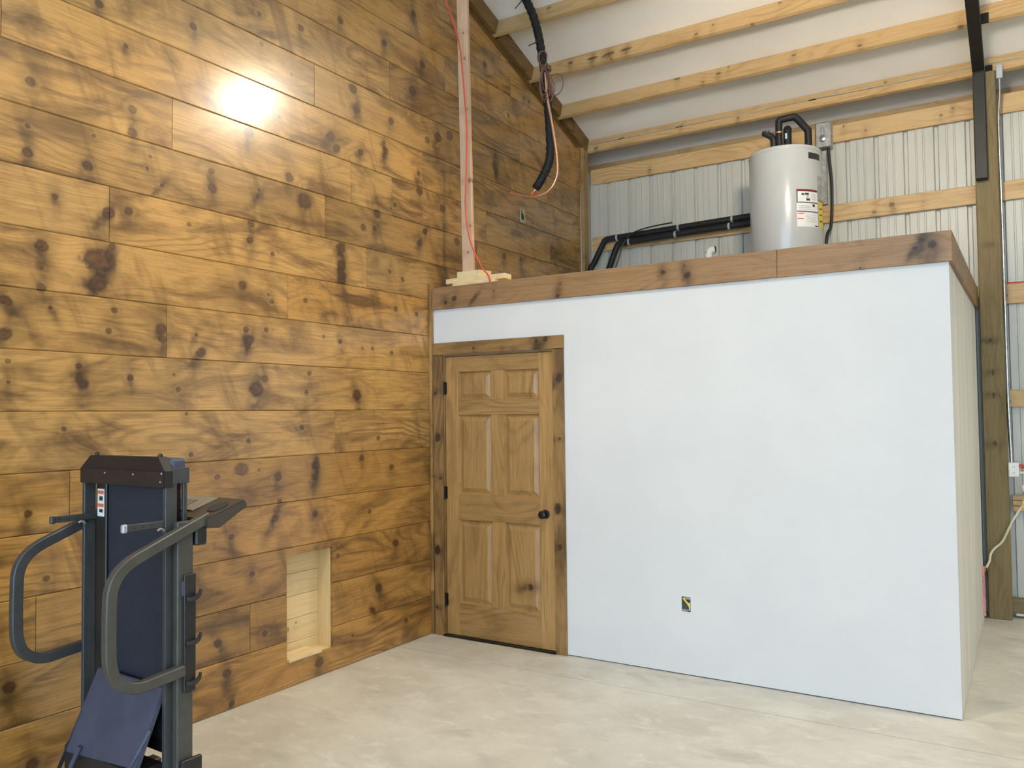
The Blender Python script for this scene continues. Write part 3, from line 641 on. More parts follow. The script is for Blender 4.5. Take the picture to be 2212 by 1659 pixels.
GIRT = [(3.955, 4.108, 'topmost wooden girt on the steel wall, below the eave gap'), (3.262, 3.412, 'wooden girt behind the water heater and black pipes'),
        (2.442, 2.598, 'wooden girt level with the fascia, with a red wire on top'), (1.630, 1.765, 'wooden girt right of the post, above the outlet box'),
        (0.818, 0.945, 'wooden girt with dark gaps beside the yellow plug'), (0.035, 0.150, 'dark treated skirt board at the foot of the steel wall')]
for i, (z0, z1, lab) in enumerate(GIRT):
    rng = random.Random(300+i)
    kn = [(rng.uniform(0.1, 4.4), rng.uniform(z0+.02, z1-.02), rng.uniform(.007, .014), rng.uniform(.2, .6), 0, rng.uniform(1, 1.8)) for _ in range(8)]
    if i == 1: kn = [(2.86, 3.345, .016, .5, 0, 1.2), (2.72, 3.30, .012, .5, 0, 1.3), (3.10, 3.33, .006, .3, 0, 1), (2.88, 3.31, .006, .3, 0, 1), (3.6, 3.35, .01, .3, 0, 1)]
    m = wood('girt_pine', TREAT if i == 5 else RAW, (0, 2, 1), kn, 300+i*2, rough=0.55, blotch=(0.5, 0.8), blotch_amt=0.45, ring_amt=0.5, tone=1.0)
    if i == 4:
        p = tag(empty('girt', (3.66, 2.63, z0)), lab, 'beam', 'wall girts')
        for a, b in ((0.818, 0.858), (0.862, 0.902), (0.906, 0.945)):
            q = mesh_obj('plank', B(3.66, XR-0.02, 2.62, 2.655, a, b, .004), m, p); q.matrix_parent_inverse = p.matrix_basis.inverted()
    else:
        x0 = 0.045 if i < 2 else 3.2 if i == 2 else 3.50
        tag(mesh_obj('girt', B(x0, XR-0.02, 2.621, 2.655, z0, z1, 0.003), m), lab, 'beam', 'wall girts')
tag(mesh_obj('sill_strip', B(3.66, XR-0.02, 2.585, 2.618, 0.018, 0.034, .003), plain('cream_trim', (0.68, 0.64, 0.54), 0.5)), 'thin cream strip along the foot of the steel wall', 'trim')
tag(mesh_obj('red_wire', T([(3.655, 2.612, 2.604), (3.9, 2.614, 2.603), (4.4, 2.612, 2.604), (5.2, 2.614, 2.603)], 0.005, 6, 3), M_red, None, True), 'thin red wire lying along a girt right of the post', 'wire')

pk = [(1.35, 3.56, .012, .5, 0, 1.5), (2.15, 3.55, .008, .8, 0, 2), (1.9, 3.56, .008, .7, 0, 2.5), (1.72, 3.56, .009, .7, 0, 2.5), (2.9, 3.58, .006, .4, 0, 1)]
M_post = wood('treated_post', TREAT, (2, 0, 1), pk, 333, rough=0.7, blotch=(0.5, 0.75), blotch_amt=0.4, ring_amt=0.3)
post = tag(mesh_obj('timber_post', B(3.482, 3.640, 2.480, 2.618, 0.0, 4.265, 0.006), M_post), 'olive treated timber post standing beside the white room', 'post')

# black steel truss leg and chord
tr_ = tag(empty('steel_truss', (3.53, 2.44, 3.40)), 'black steel truss bolted to the timber post and rising under the purlins', 'truss')
def tpart(name, bm, m, parent=tr_, smooth=False):
    o = mesh_obj(name, bm, m, parent, smooth); o.matrix_parent_inverse = parent.matrix_basis.inverted(); return o
tpart('leg', B(3.488, 3.572, 2.395, 2.478, 3.405, 4.245, 0.004), M_steelblk)
def under(y): return on_roof(y)+d_*0.149
a, b = under(2.45)+d_*0.05, under(RIDGE_Y+0.3)+d_*0.05
bm = bmesh.new(); obox(bm, (a+b)/2+Vector((3.53, 0, 0)), (0.042, 0, 0), (b-a)/2, d_*0.045, 0.004); tpart('top_chord', bm, M_steelblk)
for y in PURL[2:]:
    f = on_roof(y+0.046)+Vector((3.595, 0, 0))
    bm = bmesh.new(); obox(bm, f+d_*0.13-s_*0.024, (0.026, 0, 0), s_*0.004, d_*0.045); tpart('purlin_clip', bm, M_steelblk)

# conduit with junction box and outlet
cd = tag(empty('conduit', (3.665, 2.5, 1.2)), 'thin galvanised conduit running down the right side of the timber post', 'conduit')
cp = [(3.666, 2.50, 4.20), (3.664, 2.50, 4.06), (3.652, 2.50, 3.90), (3.652, 2.50, 3.60), (3.655, 2.50, 3.07), (3.655, 2.50, 2.49), (3.655, 2.50, 1.85), (3.658, 2.50, 1.55), (3.664, 2.50, 1.30), (3.664, 2.50, 1.205)]
q = mesh_obj('pipe', T(cp, 0.011, 10, 4), M_galv, cd, True); q.matrix_parent_inverse = cd.matrix_basis.inverted()
for z in (3.32, 2.60, 1.74):
    q = mesh_obj('strap', Lz([(0.0125, z-0.012), (0.0125, z+0.012)], 12, 'z', (3.655, 2.50, 0)), M_galv, cd, True); q.matrix_parent_inverse = cd.matrix_basis.inverted()
q = mesh_obj('junction_box', B(3.645, 3.690, 2.475, 2.53, 4.19, 4.30, 0.004), M_clamp, cd); q.matrix_parent_inverse = cd.matrix_basis.inverted()
q = mesh_obj('dark_cable', T([(3.648, 2.53, 2.45), (3.650, 2.54, 2.0), (3.648, 2.53, 1.60), (3.652, 2.525, 1.40), (3.66, 2.525, 1.21)], 0.006, 8, 5), M_blackp, cd, True); q.matrix_parent_inverse = cd.matrix_basis.inverted()

ob = tag(empty('surface_outlet_box', (3.68, 2.50, 1.10)), 'white surface-mounted outlet box at the end of the conduit', 'outlet')
def upart(par, name, bm, m, smooth=False):
    o = mesh_obj(name, bm, m, par, smooth); o.matrix_parent_inverse = par.matrix_basis.inverted(); return o
upart(ob, 'box_body', B(3.642, 3.712, 2.47, 2.535, 1.095, 1.205, 0.005), M_white)
upart(ob, 'cover_plate', B(3.646, 3.708, 2.465, 2.4695, 1.100, 1.200, 0.002), M_white)
for z in (1.125, 1.172):
    c_ = upart(ob, 'socket', B(3.663, 3.691, 2.4635, 2.4649, z-0.013, z+0.013), M_paper)
    for dx in (-.006, .006):
        s2 = upart(c_, 'slot', B(3.677+dx-.0012, 3.677+dx+.0012, 2.4630, 2.46345, z-.004, z+.006), M_ink)
tag(mesh_obj('red_plug', T([(3.713, 2.50, 1.178), (3.735, 2.50, 1.176), (3.79, 2.51, 1.170), (3.95, 2.54, 1.16)], [0.013, 0.015, 0.013, 0.006], 10, 4), M_red, None, True), 'red plug pushed into the side of the outlet box', 'plug')
tag(mesh_obj('white_plug_lead', T([(3.713, 2.50, 1.128), (3.76, 2.50, 1.125), (3.95, 2.53, 1.12)], [0.012, 0.012, 0.008], 10, 4), M_cream, None, True), 'short cream lead below the red plug', 'plug')
cdp = [(3.755, 2.44, 0.985), (3.742, 2.44, 0.93), (3.726, 2.44, 0.885), (3.694, 2.44, 0.827), (3.660, 2.44, 0.765), (3.636, 2.44, 0.711), (3.588, 2.44, 0.603), (3.534, 2.445, 0.545), (3.508, 2.44, 0.500), (3.500, 2.44, 0.45), (3.478, 2.43, 0.400), (3.470, 2.42, 0.37)]
ex = tag(empty('extension_cord', (3.70, 2.44, 0.83)), 'cream extension cord drooping from a yellow plug down to the timber post', 'cord')
upart(ex, 'cable', T(cdp, 0.0085, 8, 5), M_cream, True)
upart(ex, 'power_adapter', Lz([(0.018, 0), (0.030, .006), (0.034, .02), (0.030, .04), (0.016, .05)], 20, 'y', (3.755, 2.47, 1.015)), M_white, True)
upart(ex, 'yellow_plug', B(3.726, 3.758, 2.425, 2.452, 0.862, 0.905, 0.006), M_yellow)
upart(ex, 'dark_socket', B(3.474, 3.481, 2.408, 2.45, 0.31, 0.40, 0.002), M_blackp)

# ------------------------------------------------------------------ loft: water heater
HX, HY, HR, HZ0, HZ1 = 2.135, 2.02, 0.285, DECK_Z, 3.742
ht = tag(empty('water_heater', (HX, HY, HZ0)), 'grey cylindrical water heater standing on the loft deck', 'water heater')
def hpart(name, bm, m, parent=ht, smooth=True):
    return mesh_obj(name, bm, m, parent, smooth)
H_ = HZ1-HZ0
hpart('tank', Lz([(HR*.97, 0.0), (HR, 0.015), (HR, H_-0.03), (HR*.992, H_-0.022), (HR*.992, H_-0.018), (HR*.985, H_-0.006), (HR*.93, H_), (HR*.5, H_+0.012), (0.02, H_+0.016)], 64), M_tank)
hpart('top_ring', Lz([(HR+.003, H_-0.034), (HR+.004, H_-0.028), (HR+.003, H_-0.022)], 64), M_tank)
def patch(a0, a1, z0, z1, m, name, parent, off=0.0015, n=10):
    bm = bmesh.new(); c0 = []; c1 = []
    for k in range(n+1):
        a = math.radians(a0+(a1-a0)*k/n); rr = HR+off
        c0.append(bm.verts.new((rr*math.cos(a), rr*math.sin(a), z0-HZ0))); c1.append(bm.verts.new((rr*math.cos(a), rr*math.sin(a), z1-HZ0)))
    for k in range(n): bm.faces.new((c0[k], c0[k+1], c1[k+1], c1[k]))
    return mesh_obj(name, bm, m, parent)
A0, A1 = -60, -20
l1 = patch(A0, A1, 3.272, 3.375, M_paper, 'warning_label', ht)
patch(A0, A1, 3.358, 3.375, plain('dark_red_ink', (0.20, 0.02, 0.02), 0.5), 'red_header', l1, .0022)
patch(A0, A0+1.6, 3.272, 3.358, M_ink, 'label_border', l1, .0022, 2); patch(A0, A1, 3.268, 3.274, M_ink, 'label_border', l1, .0023)
patch(A0+8, A0+13, 3.328, 3.342, M_ink, 'pictogram', l1, .0022, 2); patch(A0+14, A0+21, 3.330, 3.346, M_ink, 'pictogram', l1, .0022, 3); patch(A0+17, A0+20, 3.305, 3.328, M_greyink, 'pictogram', l1, .0022, 3)
patch(A0+16, A0+23, 3.285, 3.302, plain('maroon_ink', (0.10, 0.02, 0.03), 0.5), 'pictogram', l1, .0022, 3)
for k in range(4): patch(A0+26, A0+37, 3.295+k*.014, 3.301+k*.014, plain('pale_grey_ink', (0.62, 0.62, 0.60), 0.6), 'text_line', l1, .0022, 4)
l2 = patch(A0, A1, 3.195, 3.264, M_paper, 'rating_label', ht)
patch(A0, A1, 3.195, 3.201, M_ink, 'label_border', l2, .0022)
patch(A0+28, A0+33, 3.238, 3.258, M_ink, 'round_mark', l2, .0022, 3)
for k in range(3): patch(A0+3, A0+24, 3.212+k*.014, 3.217+k*.014, M_greyink, 'text_line', l2, .0022, 6)
l3 = patch(A0, A1, 3.075, 3.190, M_paper, 'instruction_label', ht)
M_oink = plain('orange_ink', (0.75, 0.22, 0.06), 0.5)
patch(A0+1, A0+12, 3.176, 3.185, M_oink, 'orange_heading', l3, .0022, 3); patch(A0+1, A0+11, 3.135, 3.143, M_oink, 'orange_heading', l3, .0022, 3)
for k in range(5): patch(A0+15, A0+36, 3.115+k*.013, 3.119+k*.013, plain('pale_ink', (0.55, 0.55, 0.53), 0.6), 'text_line', l3, .0022, 6)
patch(A1-7, A1-1, 3.080, 3.091, M_ink, 'brand_mark', l3, .0022, 2)
l4 = patch(-17, 2, 3.09, 3.295, M_yellow, 'energy_tag', ht, .002)
for k in range(3): patch(-14, -4, 3.13+k*.05, 3.14+k*.05, M_ink, 'text_line', l4, .0028, 4)
patch(-38, -10, 3.625, 3.675, M_ink, 'dark_sticker', ht, .002)
bm = bmesh.new()
for a in range(1):
    c0 = Vector((HR*math.cos(math.radians(-8)), HR*math.sin(math.radians(-8)), 3.395-HZ0))
    n_ = Vector((math.cos(math.radians(-8)), math.sin(math.radians(-8)), 0)); t_ = Vector((-n_.y, n_.x, 0))
    obox(bm, c0+n_*0.004, n_*0.014, t_*0.055, Vector((0, 0, 0.10)), 0.008)
hpart('access_panel', bm, M_galv)
bm = bmesh.new(); c0 = Vector((HR*math.cos(math.radians(-8)), HR*math.sin(math.radians(-8)), 2.70-HZ0)); obox(bm, c0+n_*0.004, n_*0.014, t_*0.055, Vector((0, 0, 0.08)), 0.008); hpart('access_panel', bm, M_galv)
# pipework on top of the tank (local coordinates)
pz = H_
def hp(x, y, z): return (x-HX, y-HY, z-HZ0)
hpart('outlet_pipe', T([hp(2.11, 1.95, 3.74), hp(2.11, 1.95, 3.985), hp(2.115, 1.95, 4.005), hp(2.14, 1.952, 4.015), hp(2.215, 1.96, 4.02), hp(2.245, 1.963, 4.01), hp(2.325, 1.97, 3.905), hp(2.335, 1.972, 3.88), hp(2.336, 1.972, 3.74)], 0.029, 12, 4), M_black)
hpart('inlet_pipe', T([hp(2.16, 2.02, 3.74), hp(2.16, 2.02, 3.90), hp(2.16, 2.03, 3.945), hp(2.15, 2.06, 3.955)], 0.034, 12, 4), M_black)
hpart('relief_valve', T([hp(2.065, 1.96, 3.74), hp(2.065, 1.96, 3.84), hp(2.05, 1.96, 3.885), hp(2.00, 1.955, 3.92), hp(1.975, 1.955, 3.925)], [0.030, 0.030, 0.028, 0.026, 0.020], 12, 4), M_blackp)
hpart('valve_cap', Lz([(0.016, 0), (0.020, .01), (0.018, .02)], 14, 'z', hp(2.015, 1.95, 3.925)), plain('blue_grey_cap', (0.10, 0.13, 0.18), 0.4))
hpart('valve_tag', B(*[v for p in zip(hp(2.150, 1.985, 3.86), hp(2.166, 1.987, 3.905)) for v in p]), plain('pale_blue_tag', (0.50, 0.60, 0.68), 0.5), smooth=False)
hpart('pipe_ring', Lz([(0.032, 0), (0.032, .012)], 14, 'z', hp(2.11, 1.95, 3.90)), M_copper)

# black insulated pipe pair behind
for lab, zz, xb, pth in (('upper of two black insulated pipes along the girt', 3.372, 0.20, [(1.90, 2.565, 3.400), (1.2, 2.565, 3.385), (0.70, 2.565, 3.372), (0.30, 2.565, 3.362), (0.235, 2.565, 3.355), (0.205, 2.562, 3.325), (0.11, 2.55, 3.14), (0.02+.05, 2.54, 3.06), (0.075, 2.53, 2.80), (0.08, 2.50, 2.56)]),
                       ('lower of two black insulated pipes along the girt', 3.31, 0.35, [(1.90, 2.535, 3.330), (1.2, 2.535, 3.318), (0.70, 2.535, 3.305), (0.46, 2.535, 3.298), (0.395, 2.535, 3.29), (0.365, 2.532, 3.26), (0.30, 2.52, 3.09), (0.24, 2.51, 2.92), (0.20, 2.50, 2.75), (0.19, 2.49, 2.56)])):
    p = tag(empty('insulated_pipe', pth[-1]), lab, 'pipe', 'black insulated loft pipes')
    upart(p, 'foam_sleeve', T(pth, 0.030, 12, 4), M_black, True)
    for xx in ((0.36, 1.0, 1.52, 1.76) if zz > 3.35 else (0.50, 0.98, 1.50)):
        k = [q for q in range(len(pth)-1) if pth[q][0] >= xx >= pth[q+1][0]][0]
        a, b = Vector(pth[k]), Vector(pth[k+1]); c = a+(b-a)*((a.x-xx)/(a.x-b.x))
        upart(p, 'clamp', Lz([(0.033, -0.010), (0.0335, 0.0), (0.033, 0.010)], 16, 'x', c), M_clamp, True)
tag(mesh_obj('black_cable', T([(0.95, 2.53, 3.43), (0.72, 2.51, 3.41), (0.56, 2.49, 3.37), (0.46, 2.485, 3.28), (0.42, 2.48, 3.16), (0.38, 2.47, 3.05), (0.30, 2.46, 2.90), (0.26, 2.45, 2.57)], 0.007, 8, 5), M_blackp, None, True), 'thin black cable looping over the black pipes', 'cable')
tag(mesh_obj('black_valve_block', B(-0.0+0.004, 0.13, 2.36, 2.46, DECK_Z, DECK_Z+0.05, .006), M_blackp), 'low black fitting on the loft deck in the plank wall corner', 'fitting')
pv = tag(empty('pvc_elbow', (1.50, 1.95, DECK_Z)), 'white plastic vent elbow poking above the fascia', 'pipe')
upart(pv, 'riser', T([(1.512, 1.90, DECK_Z), (1.512, 1.90, 2.93), (1.513, 1.902, 2.965), (1.525, 1.908, 2.992), (1.560, 1.92, 3.0)], 0.033, 16, 5), M_white, True)
upart(pv, 'socket_rim', Lz([(0.040, 2.87), (0.040, 2.915)], 18, 'z', (1.512, 1.90, 0)), M_white, True)
upart(pv, 'dark_mouth', Lz([(0.030, 0), (0.030, .004)], 16, 'x', (1.560, 1.92, 3.0)), M_blackp, True)

dc = tag(empty('disconnect_box', (2.34, 2.6, 3.9)), 'small galvanised switch box with a lever on the topmost girt', 'switch box')
upart(dc, 'box_body', B(2.272, 2.408, 2.552, 2.620, 3.905, 4.130, 0.006), M_galv)
upart(dc, 'front_plate', B(2.278, 2.402, 2.546, 2.5515, 3.912, 4.123, 0.002), M_galv)
bm = bmesh.new(); lathe(bm, [(0.030, 0), (0.026, 0.012), (0.010, 0.018)], 18, 'y', (2.335, 2.546, 3.985)); box(bm, 2.320, 2.350, 2.534, 2.5455, 3.98, 4.08, 0.004)
upart(dc, 'lever', bm, M_galv, True)
for xx, z in ((2.288, 4.112), (2.392, 4.112), (2.288, 3.922), (2.392, 3.922)):
    upart(dc, 'screw', Lz([(0.006, 0), (0.005, 0.003)], 10, 'y', (xx, 2.546, z)), M_clamp, True)
tag(mesh_obj('heater_power_cable', T([(2.373, 2.585, 3.904), (2.376, 2.585, 3.82), (2.392, 2.585, 3.60), (2.392, 2.58, 3.42), (2.386, 2.58, 3.30), (2.378, 2.56, 3.20), (2.350, 2.52, 3.08), (2.345, 2.50, 2.57)], 0.013, 8, 5), M_blackp, None, True), 'black cable dropping from the switch box behind the water heater', 'cable')
tag(mesh_obj('metal_strip', B(2.300, 2.352, 2.600, 2.6195, 3.42, 3.895, .003), M_galv), 'flat metal strip below the switch box behind the water heater', 'metal strip')

# ------------------------------------------------------------------ pole, boards, orange cord
M_pole = wood('pole_fir', PINK, (2, 0, 1), [(3.95, .21, .010, .4, 0, 1.4), (3.40, .235, .012, .4, 0, 1.4), (4.35, .2, .008, .3, 0, 1.5), (3.05, .24, .008, .3, 0, 1.2), (2.85, .22, .009, .3, 0, 1.2), (4.55, .19, .008, .3, 0, 1.3)], 400, rough=0.55, blotch=(0.6, 0.85), blotch_amt=0.35, ring_amt=0.25)
zt = roof_z(0.20)-0.002
bm = bmesh.new()
lo, up = Vector((0.213, 0.195, 2.700)), Vector((0.168, 0.20, zt-0.01))
rot = 0.16
ax = Vector((math.cos(rot), math.sin(rot), 0))*0.0445; ay = Vector((-math.sin(rot), math.cos(rot), 0))*0.0190
vs = [bm.verts.new(c+sx*ax+sy*ay) for c in (lo, up) for sx, sy in ((-1, -1), (1, -1), (1, 1), (-1, 1))]
for q in ((0,3,2,1),(4,5,6,7),(0,1,5,4),(1,2,6,5),(2,3,7,6),(3,0,4,7)): bm.faces.new([vs[i] for i in q])
bmesh.ops.bevel(bm, geom=bm.edges[:], offset=0.003, segments=1, affect='EDGES')
tag(mesh_obj('prop_pole', bm, M_pole), 'upright pinkish timber stud propped on the loft under the roof', 'pole')
def pale(s, ax=(0, 1, 2)): return wood('pale_pine', PALE, ax, [(0.36, .12, .008, .2, 0, 1)], s, rough=0.6, blotch=(0.6, 0.85), blotch_amt=0.3, ring_amt=0.3)
bm = B(0.160, 0.520, 0.055, 0.145, 2.568, 2.606, 0.002)
tag(mesh_obj('pale_offcut', bm, pale(410)), 'lowest of three pale pine offcuts under the pole', 'board', 'offcuts under the pole')
bm = bmesh.new(); obox(bm, (0.335, 0.14, 2.6255), (0.262, 0.006, 0), (-0.001, 0.046, 0), (0, 0, 0.0188), 0.002)
tag(mesh_obj('pale_offcut', bm, pale(414)), 'longest of three pale pine offcuts, crosswise on the loft edge', 'board', 'offcuts under the pole')
bm = bmesh.new()
ot = [(0.150, 0.13), (0.340, 0.13), (0.372, 0.25), (0.165, 0.25)]
lo_ = [bm.verts.new((x, y, 2.646)) for x, y in ot]; hi_ = [bm.verts.new((x+(0.012 if k in (1, 2) else 0), y, 2.698)) for k, (x, y) in enumerate(ot)]
bm.faces.new(lo_[::-1]); bm.faces.new(hi_)
for k in range(4): bm.faces.new((lo_[k], lo_[(k+1)%4], hi_[(k+1)%4], hi_[k]))
tag(mesh_obj('pale_offcut', bm, pale(418)), 'short pale pine offcut with angled end directly under the pole', 'board', 'offcuts under the pole')

cpts = [(0.040, 0.09, 5.02), (0.068, 0.09, 4.907), (0.098, 0.09, 4.791), (0.153, 0.09, 4.632), (0.195, 0.10, 4.496), (0.215, 0.11, 4.366), (0.224, 0.12, 4.221), (0.240, 0.125, 4.005), (0.256, 0.125, 3.790), (0.252, 0.125, 3.544), (0.238, 0.125, 3.266), (0.241, 0.125, 3.126), (0.266, 0.12, 2.983), (0.318, 0.10, 2.856), (0.402, 0.085, 2.709), (0.455, 0.08, 2.652), (0.500, 0.04, 2.615), (0.535, 0.0, 2.574)]
tag(mesh_obj('orange_cord', T(cpts, 0.0062, 8, 6), M_cord, None, True), 'orange-red cord hanging in front of the pole onto the fascia', 'cord')

# ------------------------------------------------------------------ hanging refrigerant lines
LY = 0.70
ls = tag(empty('insulated_hose', (0.514, LY, 3.40)), 'thick black foam-covered hose hanging from the ceiling with a copper end', 'hose')
lp = [(0.415, LY, 5.012), (0.432, LY, 4.985), (0.452, LY, 4.945), (0.512, LY, 4.806), (0.557, LY, 4.643), (0.585, LY, 4.486), (0.604, LY, 4.351), (0.627, LY, 4.160), (0.645, LY, 3.933), (0.654, LY, 3.710), (0.640, LY, 3.602), (0.596, LY, 3.517), (0.549, LY, 3.450), (0.514, LY, 3.408)]
bm = bmesh.new()
pth = smooth_path(lp, 10); rr = [0.034+0.0022*math.sin(i*1.9)+0.001*math.sin(i*4.7) for i in range(len(pth))]
tube(bm, pth, rr, 14, 1)
upart(ls, 'foam_sleeve', bm, M_black, True)
upart(ls, 'copper_stub', T([(0.520, LY, 3.414), (0.500, LY, 3.392), (0.484, LY, 3.375)], 0.010, 10, 2), M_copper, True)
upart(ls, 'orange_cap', T([(0.496, LY, 3.389), (0.478, LY, 3.369)], 0.015, 12, 1), M_orange, True)
for a, b in (((0.57, LY-.03, 4.575), (0.490, LY-.04, 4.555)), ((0.44, LY-.03, 4.955), (0.372, LY-.05, 4.885))):
    upart(ls, 'cable_tie', T([a, b], 0.004, 6, 1), M_blackp)
cl = tag(empty('copper_tube', (0.652, LY-0.03, 4.14)), 'thin bright copper tube curling below the black hose', 'tube')
cu = [(0.640, 4.30), (0.648, 4.20), (0.652, 4.136), (0.667, 4.032), (0.690, 3.917), (0.713, 3.773), (0.736, 3.603), (0.738, 3.493), (0.716, 3.424), (0.666, 3.366), (0.590, 3.337), (0.505, 3.335), (0.419, 3.359), (0.318, 3.393)]
upart(cl, 'tube_run', T([(x, LY-0.045, z) for x, z in cu], 0.0105, 10, 6), M_copper, True)
upart(cl, 'orange_cap', T([(0.330, LY-0.045, 3.389), (0.310, LY-0.045, 3.396)], 0.0125, 10, 1), M_orange, True)
wc = tag(empty('wire_bundle', (0.63, LY-0.05, 4.33)), 'coil of thin brown wire tied round the black hose', 'wire')
rng = random.Random(5)
for k in range(6):
    pts = []; cx = 0.625+rng.uniform(-.03, .04); w = rng.uniform(.04, .085); zb = rng.uniform(4.06, 4.13); lean = rng.uniform(-.02, .06)
    for j in range(17):
        t = 2*PI*j/16; u = (1-math.cos(t))/2
        pts.append((0.632+(cx-0.632+lean)*u+w*math.sin(t)*(0.35+0.65*u), LY-0.052-0.012*math.sin(t+k), 4.335+(zb-4.335)*u))
    upart(wc, 'loop', T(pts, 0.0042, 6, 3), M_wire, True)
for k in range(2):
    pts = []
    for j in range(13):
        t = 2*PI*j/12; u = (1-math.cos(t))/2
        pts.append((0.632-0.015*u+(.045+.012*k)*math.sin(t)*(.4+.6*u), LY-0.045-0.01*k, 4.335+(4.475-4.335)*u))
    upart(wc, 'loop', T(pts, 0.0042, 6, 3), M_wire, True)
upart(wc, 'stray_loop', T([(0.66, LY-.05, 4.28), (0.70, LY-.05, 4.265), (0.76, LY-.05, 4.262), (0.797, LY-.05, 4.22), (0.80, LY-.05, 4.165), (0.775, LY-.05, 4.115), (0.73, LY-.05, 4.10), (0.69, LY-.05, 4.13), (0.665, LY-.05, 4.18)], 0.0042, 6, 5), M_wire, True)
pts = [(0.622+0.042*math.cos(t*.7), LY-0.004+0.046*math.sin(t*.7), 4.336+0.0016*t) for t in range(-2, 20)]
upart(wc, 'wrap', T(pts, 0.0045, 6, 2), M_wire, True)

# ------------------------------------------------------------------ electrical boxes in the walls
def gang_box(name, label, loc, rz, w=0.068, h=0.102):
    o = tag(empty(name, loc, rz), label, 'outlet box')
    bm = bmesh.new()
    t = 0.005
    for (a, b, c, d) in ((-w/2, w/2, h/2-t, h/2), (-w/2, w/2, -h/2, -h/2+t), (-w/2, -w/2+t, -h/2+t, h/2-t), (w/2-t, w/2, -h/2+t, h/2-t)):
        box(bm, a, b, -0.004, 0.05, c, d)
    mesh_obj('frame', bm, M_clamp if 'bare' in label else M_white, o)
    mesh_obj('box_back', B(-w/2+t, w/2-t, -0.0012, 0.001, -h/2+t, h/2-t), plain('box_shadow_grey', (0.055, 0.058, 0.062), 0.6), o)
    mesh_obj('tab', B(-w/2+.004, w/2-.022, -0.0055, -0.002, -h/2+.008, -h/2+.020), M_galv, o); mesh_obj('tab', B(-.012, w/2-.004, -0.0055, -0.002, h/2-.020, h/2-.008), M_galv, o)
    mesh_obj('yellow_wire', T([(-.018, -.004, .036), (-.002, -.010, .022), (.016, -.012, .004), (.022, -.008, -.012)], 0.0055, 8, 4), M_yellow, o, True)
    mesh_obj('white_wire', T([(.022, -.006, .012), (.024, -.008, -.015), (.020, -.005, -.036)], 0.004, 8, 4), M_cream, o, True)
    return o
gang_box('outlet_box', 'open outlet box with yellow wire low on the white wall', (1.966, 0.0, 0.434), 0.0)
gang_box('outlet_box', 'open outlet box high on the plank wall above the loft', (0.0, 1.343, 3.388), PI/2, 0.075, 0.115)

# ------------------------------------------------------------------ niche in the plank wall
nc = tag(empty('wall_niche', (0, (NI[0]+NI[1])/2, NI[2])), 'small recess of bare pale pine cut low into the plank wall', 'niche')
y0, y1, z0, z1 = NI; DN = 0.150
zz = [z0-.01, 0.215, 0.36, 0.50, 0.64, z1+.01]
for k in range(5):
    kn = [(-1.30, .30, .013, .3, 0, 1), (-1.33, .24, .012, .3, 0, 1), (-1.36, .19, .013, .3, 0, 1), (-1.23, .33, .008, .2, 0, 1)] if k in (0, 1) else ([(-1.38, 0.60, 0.012, .2, 0, 1)] if k == 3 else ())
    upart(nc, 'back_board', B(-DN, -DN+0.018, y0-.012, y1+.012, zz[k]+.001, zz[k+1]-.001, .002), wood('niche_pine', PALE, (1, 2, 0), kn, 430+k, rough=0.6, blotch=(.6, .85), blotch_amt=.3, ring_amt=.25))
upart(nc, 'jamb', B(-DN+.0185, -0.0195, y1+.0005, y1+.018, z0-.01, z1+.01, .001), pale(440, (2, 0, 1)))
upart(nc, 'jamb', B(-DN+.0185, -0.0195, y0-.018, y0-.0005, z0-.01, z1+.01, .001), pale(441, (2, 0, 1)))
upart(nc, 'head', B(-DN+.0185, -0.0195, y0-.017, y1+.017, z1+.0005, z1+.018, .001), pale(442, (1, 0, 2)))
upart(nc, 'sill', B(-DN+.0185, -0.0195, y0-.017, y1+.017, z0-.022, z0-.0005, .001), pale(443, (1, 0, 2)))
upart(nc, 'sill_nosing', B(-0.12, 0.022, y0+.001, y1-.115, z0+.0005, z0+.020, .003), pale(444, (1, 0, 2)))

# ------------------------------------------------------------------ folded treadmill (local frame: x right, y away, z up)
tm = tag(empty('folded_treadmill', (0.950, -2.914, 0.0), math.radians(-2.57)), 'grey and dark blue treadmill folded upright in front of the plank wall', 'treadmill')
def tp(name, bm, m, parent=tm, smooth=False): return mesh_obj(name, bm, m, parent, smooth)
W_ = 0.616
# deck side rails
for x0, x1 in ((-0.020, 0.0), (-W_, -W_+0.020)):
    tp('deck_rail', B(x0, x1, 0.0, 0.050, 0.20, 1.375, 0.002), M_tmframe)
    tp('rear_rail', B(x0+.003, x1-.003, 0.078, 0.097, 0.20, 1.375, 0.002), M_tmframe)
dk = tp('deck', B(-0.556, -0.030, 0.046, 0.088, 0.30, 1.40, 0.003), M_blackp)
tp('running_belt', B(-0.478, -0.026, 0.040, 0.0455, 0.36, 1.40, 0.002), M_belt)
fr = tp('foot_rail', B(-0.560, -0.480, 0.030, 0.0455, 0.32, 1.385, 0.004), M_blackp)
st = tp('warning_sticker', B(-0.545, -0.492, 0.0285, 0.0298, 1.205, 1.322, 0.0006), M_paper, fr)
for z in (1.300, 1.245): 
    tp('orange_band', B(-0.541, -0.496, 0.0280, 0.02845, z, z+0.014), M_orange, fr)
for z, h_ in ((1.272, .018), (1.222, .014)):
    tp('black_pictogram', B(-0.530, -0.503, 0.0280, 0.02845, z, z+h_), M_ink, fr)
for z in (1.355, 1.10, 0.70):
    tp('spacer', B(-0.592, -0.556, 0.055, 0.075, z-0.012, z+0.012), M_blackp)
